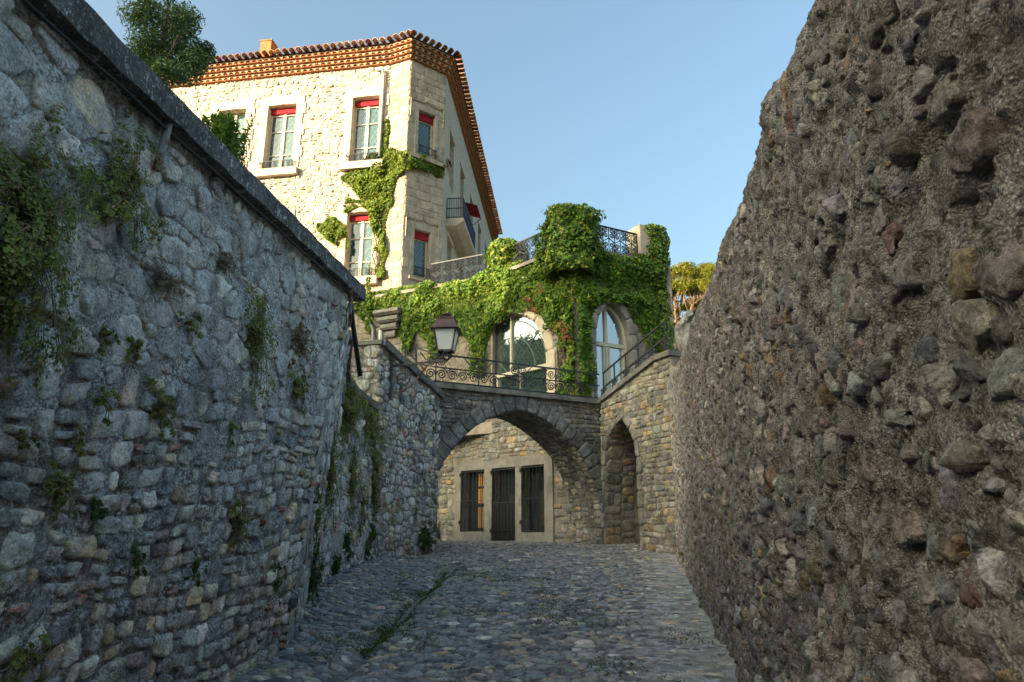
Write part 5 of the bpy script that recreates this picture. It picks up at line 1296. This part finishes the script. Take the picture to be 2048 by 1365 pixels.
for k in range(10):
    a = FA.px(760+rng.uniform(-10, 10), 555); t, z = a; pts = []
    for s in range(12): pts.append(FA.p(t, z, .05)); t += rng.uniform(-.2, .2); z += .5
    g.tube(pts, .02, 4)
g.build('stem', M['twig'], ih)

# ================================================================== PLANTS ON THE WALLS
PAL_W = [((.21, .26, .075), 4), ((.27, .31, .09), 3), ((.14, .18, .055), 3), ((.33, .25, .12), 1.8)]
PAL_DRY = [((.30, .24, .18), 3), ((.22, .18, .13), 2), ((.16, .18, .07), 1.5)]
PAL_RED = [((.32, .17, .15), 3), ((.20, .15, .10), 2), ((.15, .18, .06), 2)]
PAL_DK = [((.06, .11, .03), 3), ((.08, .15, .035), 3), ((.13, .19, .05), 1)]
def wall_plant(surf, u, v, rx, rz, pal, label, seed, out=.5, dens=1.0, leaf=.022, name='wall_plant', stems=110, cat='plant', h=0.0):
    rng = R(seed); c = surf.px(u, v); P0 = surf.p(c[0], c[1], 0.0); P1 = surf.p(c[0], c[1], 1.0); N = P1-P0; N /= np.linalg.norm(N)
    tdir = np.array([-N[1], N[0], 0]); tdir /= np.linalg.norm(tdir); up = np.array([0, 0, 1.0])
    _, _, dep = project(P0); k = float(dep[0])/F0; rx *= k; rz *= k; ro = out*(rx+rz)*.5+.03
    o = thing(name, P0, label, cat, None)
    n = int(np.clip(dens*rx*rz*30000*(.022/leaf)**2, 160, 6500)); n = int(n*1.5); ncl = int(np.clip(n/20, 8, 200)); ls = leaf
    cc = rng.normal(size=(ncl, 3)); cc /= np.linalg.norm(cc, axis=1)[:, None]; cc *= rng.random((ncl, 1))**.62*1.12*(1+.45*np.sin(3*np.arctan2(cc[:, 2], cc[:, 0])+rng.uniform(0, 6))[:, None]); cc[:, 1] = np.abs(cc[:, 1])
    i = rng.integers(0, ncl, n); L = cc[i]+rng.normal(0, .075, (n, 3)); L[:, 1] = np.abs(L[:, 1]); L[:, 2] -= .35*L[:, 1]
    P = P0+L[:, :1]*rx*tdir+L[:, 1:2]*ro*N+L[:, 2:3]*rz*up
    nn_ = L[:, :1]*tdir+(L[:, 1:2]+.5)*N+(L[:, 2:3]*.6+.5)*up+rng.normal(0, .5, (n, 3))
    mb = MB(); tn = leaf_tints(n, pal, rng, .35)*(rng.uniform(.75, 1.25, ncl)[i][:, None]); leaves(mb, P, nn_, ls*rng.uniform(.6, 1.4, n), rng, tn, aspect=.6, fold=.15)
    mb.build('foliage', M['leaf'], o, kind='stuff')
    g = MB()
    for j in range(min(stems, ncl)):
        e = P0+cc[j, 0]*rx*tdir+cc[j, 1]*ro*N+(cc[j, 2]-.35*cc[j, 1])*rz*up; m = P0*.4+e*.6+N*.25*ro
        g.tube([P0-N*.02, P0*.75+m*.25+N*.05*ro, m, e], .0026, 3, caps=False)
    g.build('stem', M['dry_twig'], o); return o
WP = [
 (35, 430, 120, 190, PAL_W, 'largest olive-green bush sprouting high on the rubble wall', .45, 1.3),
 (235, 375, 75, 95, PAL_W, 'rounded olive bush below the short rusty pipe', .55, 1.2),
 (10, 600, 35, 110, PAL_W, 'trailing green strands hanging below the largest wall bush', .4, 1),
 (330, 555, 60, 30, PAL_DRY, 'withered grey grass tuft under the olive bush on the upper wall', .5, .5),
 (442, 522, 38, 22, PAL_DRY, 'small dry grass tuft halfway along the upper rubble wall', .6, .5),
 (498, 660, 42, 85, PAL_W, 'tall drooping green tuft on the rubble wall next to the reddish tuft', .5, 1.1),
 (592, 678, 36, 42, PAL_RED, 'reddish-brown dried tuft near the fold of the rubble wall', .6, .8),
 (592, 770, 32, 38, PAL_W, 'brown-green tuft just below the reddish dried tuft', .6, .8),
 (375, 650, 32, 24, PAL_W, 'small leafy sprig beside the tall drooping tuft', .5, .7),
 (196, 672, 22, 26, PAL_W, 'tiny green sprig level with the broad sprig on the upper wall', .5, .9),
 (262, 684, 36, 30, PAL_W, 'broad green sprig in the middle of the rubble wall', .5, .9),
 (203, 800, 30, 34, PAL_W, 'loose green sprig above the big round clump of leaves', .5, .7),
 (312, 818, 44, 40, PAL_W, 'round clump of bright leaves at mid height on the rubble wall', .5, 1.0),
 (456, 852, 18, 24, PAL_W, 'little upright sprig between grey stones at mid height', .5, .9),
 (148, 888, 26, 24, PAL_W, 'small leafy spray over brick fragments', .5, .8),
 (36, 886, 22, 20, PAL_W, 'small green sprig near a curved brick edge', .5, .9),
 (112, 965, 50, 52, PAL_W, 'wide leafy clump on the lower rubble wall', .45, .9),
 (190, 1020, 30, 34, PAL_DK, 'dark green clump beside the wide leafy clump', .5, 1),
 (472, 1030, 32, 34, PAL_W, 'compact clump growing on an ochre block', .45, 1.1),
 (272, 1120, 18, 40, PAL_DK, 'thin dark strand low on the rubble wall', .4, .7),
 (386, 1128, 14, 40, PAL_DK, 'narrow hanging strand of leaves low on the rubble wall', .4, .9),
 (550, 1155, 14, 32, PAL_DK, 'slim green strand beside the foot of the wall fold', .4, 1),
 (42, 1315, 58, 46, PAL_W, 'leafy clump with reddish tips at the foot of the wall', .5, .9)]
for k, (u, v, rx, rz, pal, lab, out, dn) in enumerate(WP): wall_plant(seg1, u, v, rx*1.12, rz*1.12, pal, lab, 200+k, out, dn, leaf=.026 if pal is not PAL_DRY else .014)
WP2 = [
 (690, 810, 48, 62, PAL_W, 'big bushy green plant crowning the lichen wall', .45, 1.1), (735, 845, 34, 42, PAL_W, 'green plant spilling under the low coping of the lichen wall', .4, 1),
 (655, 930, 26, 80, PAL_W, 'long green curtain of plants beside the wall fold', .3, .9), (700, 960, 22, 60, PAL_W, 'mossy green streak in the middle of the lichen wall', .3, .8),
 (770, 925, 20, 70, PAL_W, 'long green streak on the lichen wall near the lantern plate', .3, .8), (628, 1010, 14, 70, PAL_W, 'narrow green streak right at the wall fold', .3, .8),
 (800, 900, 14, 40, PAL_W, 'pale green streak on the lichen wall close to the stair parapet', .3, .8), (720, 1010, 16, 40, PAL_W, 'faded green patch low on the lichen wall', .3, .7), (830, 945, 10, 28, PAL_DK, 'small dark sprig high beside the bridge arch', .4, 1), (818, 990, 12, 30, PAL_DK, 'small dark sprig low beside the bridge arch', .4, 1),
 (620, 1140, 22, 70, PAL_DK, 'dark leafy strip growing at the foot of the fold', .4, 1), (665, 1130, 20, 36, PAL_DK, 'dark weed at the foot of the lichen wall', .5, 1),
 (690, 1085, 14, 30, PAL_DK, 'dark sprig low on the lichen wall above the weeds', .4, 1), (730, 1095, 14, 22, PAL_DK, 'small green sprig near the base of the lichen wall', .4, 1), (760, 1060, 14, 26, PAL_DK, 'green sprig two strides before the corner bush', .4, 1)]
for k, (u, v, rx, rz, pal, lab, out, dn) in enumerate(WP2): wall_plant(seg2, u, v, rx*1.3, rz*1.2, pal, lab, 300+k, out, dn, leaf=.035)
wall_plant(pw, 846, 1075, 22, 42, PAL_DK, 'dark green bush at the street corner under the bridge', 330, .9, 1.3, leaf=.05, name='bush')
wall_plant(pw, 868, 850, 10, 14, PAL_DK, 'tiny sprig beside the springing of the bridge arch', 331, .5, 1, leaf=.04)
wall_plant(seg3, 1408, 1208, 9, 22, PAL_DK, 'small green weed at the foot of the brown-grey wall', 332, .6, 1.2, leaf=.03)
wall_plant(seg3, 1366, 1108, 6, 10, PAL_W, 'tiny weed at the far end of the brown-grey wall', 333, .6, 1.2, leaf=.03)
# grass and weeds in the joints of the paving
rng = R(121); n = 7000
y = 5.2+9.5*rng.random(n)**1.5; x = -1.49+(y-6.67)*.0435+rng.normal(0, .06, n)+.05*np.sin(y*5)
keep = noise3(np.stack([x*2, y*1.1, 0*x], 1), 6) > -.05+.3*(y > 12); x = x[keep]; y = y[keep]
n2 = 26000; x2 = rng.uniform(-2.3, 2.2, n2); y2 = rng.uniform(5.5, 15.5, n2); k2 = fbm(np.stack([x2*2.2, y2*1.4, 0*x2], 1), 3, 8) > .38; x = np.concatenate([x, x2[k2]]); y = np.concatenate([y, y2[k2]]); n = len(x)
P = np.stack([x, y, street_z(x, y)+.016+.012*rng.random(n)], 1); mb = MB(); leaves(mb, P, rng.normal(0, .7, (n, 3))+np.array([0, -.3, .5]), .036*rng.uniform(.5, 1.3, n), rng, leaf_tints(n, [((.08, .13, .03), 3), ((.12, .16, .045), 2), ((.06, .08, .03), 2)], rng), aspect=.3, fold=.1)
tag(mb.build('joint_grass', M['leaf']), 'short green grass and moss in the paving joints and gutter', 'grass', kind='stuff')

# ================================================================== TREES
def limb(g, a, b, r0, r1, rng, wob=.12, n=7):
    a = np.asarray(a, float); b = np.asarray(b, float); k = np.linspace(0, 1, n)[:, None]; L = np.linalg.norm(b-a)
    P = a+(b-a)*k+np.sin(k*math.pi)*rng.normal(0, wob*L, 3)+rng.normal(0, .02*L, (n, 3))*(k*(1-k)*4); g.tube(P, np.linspace(r0, r1, n), 7); return P
def crown(mb, centres, radii, per, leaf, pal, rng, aspect=.35, fold=.1, flat=1.0, jit=.3):
    for c, r in zip(centres, radii):
        n = int(per*r*r); d = rng.normal(size=(n, 3)); d /= np.linalg.norm(d, axis=1)[:, None]; rad = rng.random((n, 1))**.45
        off = d*rad*r; off[:, 2] *= flat; off *= (1+.3*fbm((c+off)*2.2, 2, 4))[:, None]
        leaves(mb, c+off, d+rng.normal(0, .7, (n, 3))+np.array([0, 0, .3]), leaf*rng.uniform(.6, 1.3, n), rng, leaf_tints(n, pal, rng, jit), aspect=aspect, fold=fold)
rng = R(131); TY = 10.0
tc = at_y(335, 95, TY); tb = np.array([tc[0]-.1, TY+.1, 3.25])
ot = thing('evergreen_tree', tb, 'dark round-headed evergreen tree rising behind the sloping coping', 'tree')
g = MB(); limb(g, tb, tc+np.array([0, 0, -.5]), .11, .06, rng, .03)
s_ = lambda u, v, r: (at_y(u, v, TY), r*11.1/F0*1.0)
spec_ = [(330, 30, 44), (290, 45, 40), (375, 48, 40), (275, 85, 30), (310, 90, 46), (360, 90, 48), (395, 80, 28), (330, 130, 42), (375, 135, 36), (345, 168, 30), (300, 20, 26), (350, 8, 26), (388, 115, 28), (285, 110, 24), (370, 165, 22)]
cs = []; rs_ = []
for u, v, r in spec_:
    c, rr = s_(u, v, r*1.02); c[1] += rng.uniform(-.35, .35); cs.append(c); rs_.append(rr); limb(g, tc+np.array([0, 0, -.45]), c, .04, .012, rng, .08, 5)
g.build('trunk', M['bark'], ot, smooth=True)
mb = MB(); crown(mb, cs, rs_, 11000, .075, [((.10, .17, .07), 4), ((.15, .23, .11), 3), ((.06, .105, .045), 3), ((.28, .34, .22), 1.4)], rng, aspect=.32); mb.build('crown', M['leaf'], ot, kind='stuff')
# feathery shrub
SYY = 11.5; sb_ = at_y(455, 330, SYY); sb_[2] = 3.3
sh = thing('feathery_shrub', sb_, 'feathery bright green shrub poking above the coping before the sunlit house', 'shrub')
g = MB(); mb = MB(); top_ = at_y(452, 262, SYY)
for k in range(100):
    e = at_y(450+rng.normal(0, 17), 228+abs(rng.normal(0, 26)), SYY+rng.normal(0, .2)); m = sb_*.45+e*.55+rng.normal(0, .05, 3); g.tube([sb_, m, e], np.array([.012, .008, .002]), 4)
    n = 260; q = rng.uniform(.35, 1.0, n)[:, None]; P = (sb_*(1-q)**2+2*m*q*(1-q)+e*q*q)+rng.normal(0, .035, (n, 3)); leaves(mb, P, rng.normal(size=(n, 3)), .12*rng.uniform(.5, 1.2, n), rng, leaf_tints(n, [((.15, .26, .05), 3), ((.20, .32, .06), 2), ((.10, .17, .03), 2)], rng), aspect=.2)
g.build('stem', M['twig'], sh); mb.build('foliage', M['leaf'], sh, kind='stuff')
# pines behind the stair
PAL_P = [((.24, .26, .03), 4), ((.18, .20, .025), 3), ((.34, .30, .04), 2), ((.10, .11, .02), 1.2)]
for k, (PY, bu, specs, lab) in enumerate(((33.0, 1345, [(1335, 558, 34), (1372, 553, 34), (1355, 585, 34), (1330, 600, 28), (1390, 580, 34), (1345, 625, 22), (1385, 615, 24), (1320, 575, 30)], 'sunlit yellow-green pine with twisted orange limbs beside the ivy'), (36.0, 1420, [(1412, 555, 36), (1440, 562, 36), (1400, 580, 32), (1425, 600, 30), (1460, 580, 34), (1480, 552, 34), (1405, 625, 26)], 'sunlit yellow-green pine next to the brown-grey wall'))):
    rng = R(140+k); base_ = at_y(bu, 780, PY); base_[2] = 2.9
    tr = thing('pine_tree', base_, lab, 'tree'); g = MB(); fork = at_y(bu+8, 705, PY); limb(g, base_, fork, .28, .2, rng, .03)
    mb = MB(); cs = []; rs_ = []
    for u, v, r in specs:
        c = at_y(u, v, PY+rng.uniform(-1, 1)); R_ = r*PY*1.06/F0
        P = limb(g, fork, c-np.array([0, 0, R_*.5]), .13, .04, rng, .12, 9)
        for j in range(8):
            d = rng.normal(size=3); d /= np.linalg.norm(d); d[2] = abs(d[2])*.8; e = c+d*R_*.6; cs.append(e); rs_.append(R_*.46); limb(g, P[-2], e, .03, .01, rng, .15, 5)
            if j < 4: limb(g, P[rng.integers(3, 7)], c+rng.normal(0, .22, 3)*R_, .03, .008, rng, .2, 6)
    g.build('trunk', M['bark'], tr, smooth=True)
    crown(mb, cs, rs_, 2600, .17, PAL_P, rng, aspect=.25, flat=.8); mb.build('crown', M['leaf'], tr, kind='stuff')
# ================================================================== UNSEEN WOODED RIDGE TO THE LEFT (towards the sun), ADDED TO SHADE THE STREET
rng = R(151); sd = np.array([SX, SY]); pn = np.array([-SY, SX])
ns = np.concatenate([np.linspace(-125, -26, 40), np.linspace(-25, -12, 40), np.linspace(-11, 75, 30)]); RS = 60.0
prof_s = [36, 46, 54, RS, RS+16, RS+60, RS+61]; prof_f = [0, .35, .75, 1.0, 1.0, .9, 0]
def ridge_z(n): return 26.6 + 3.6/(1+math.exp(-(n+18.7)/.25)) - 6/(1+math.exp(-(n-25)/4.0)) + 4.5/(1+math.exp((n+45)/2.0))  # height steps shaped to shade street and ivy tower but not the house
V = []
for n_ in ns:
    for s0, f in zip(prof_s, prof_f):
        p = sd*s0+pn*n_; V.append((p[0], p[1], -3.0+(ridge_z(n_)+3.0)*f if f > 0 else -3.1))
m = len(prof_s); V = np.array(V); V[:, 2] += .5*noise3(V*.3, 2)
tag(MB().add(V, [(k*m+i, k*m+i+1, (k+1)*m+i+1, (k+1)*m+i) for k in range(len(ns)-1) for i in range(m-1)]).build('shading_hillside', M['soil'], smooth=True), kind='structure')
mb = MB(); cs = []; rs_ = []
for k in range(420):
    n_ = rng.uniform(-120, 70); s0 = rng.uniform(RS-8, RS+6)
    if -20.6 < n_ < -16.8: continue
    r = rng.uniform(1.4, 2.6); p = sd*s0+pn*n_; z = ridge_z(n_)*(1 if s0 > RS else 1-.03*(RS-s0))-rng.uniform(.3, 1.3); cs.append(np.array([p[0], p[1], z])); rs_.append(r)
crown(mb, cs, rs_, 60, .7, [((.035, .06, .02), 2), ((.05, .08, .025), 2), ((.025, .04, .015), 1)], rng, aspect=.7)
tag(mb.build('shading_ridge_wood', M['leaf']), 'dark wood covering the unseen ridge shaped to shade the street', 'wood', kind='stuff')
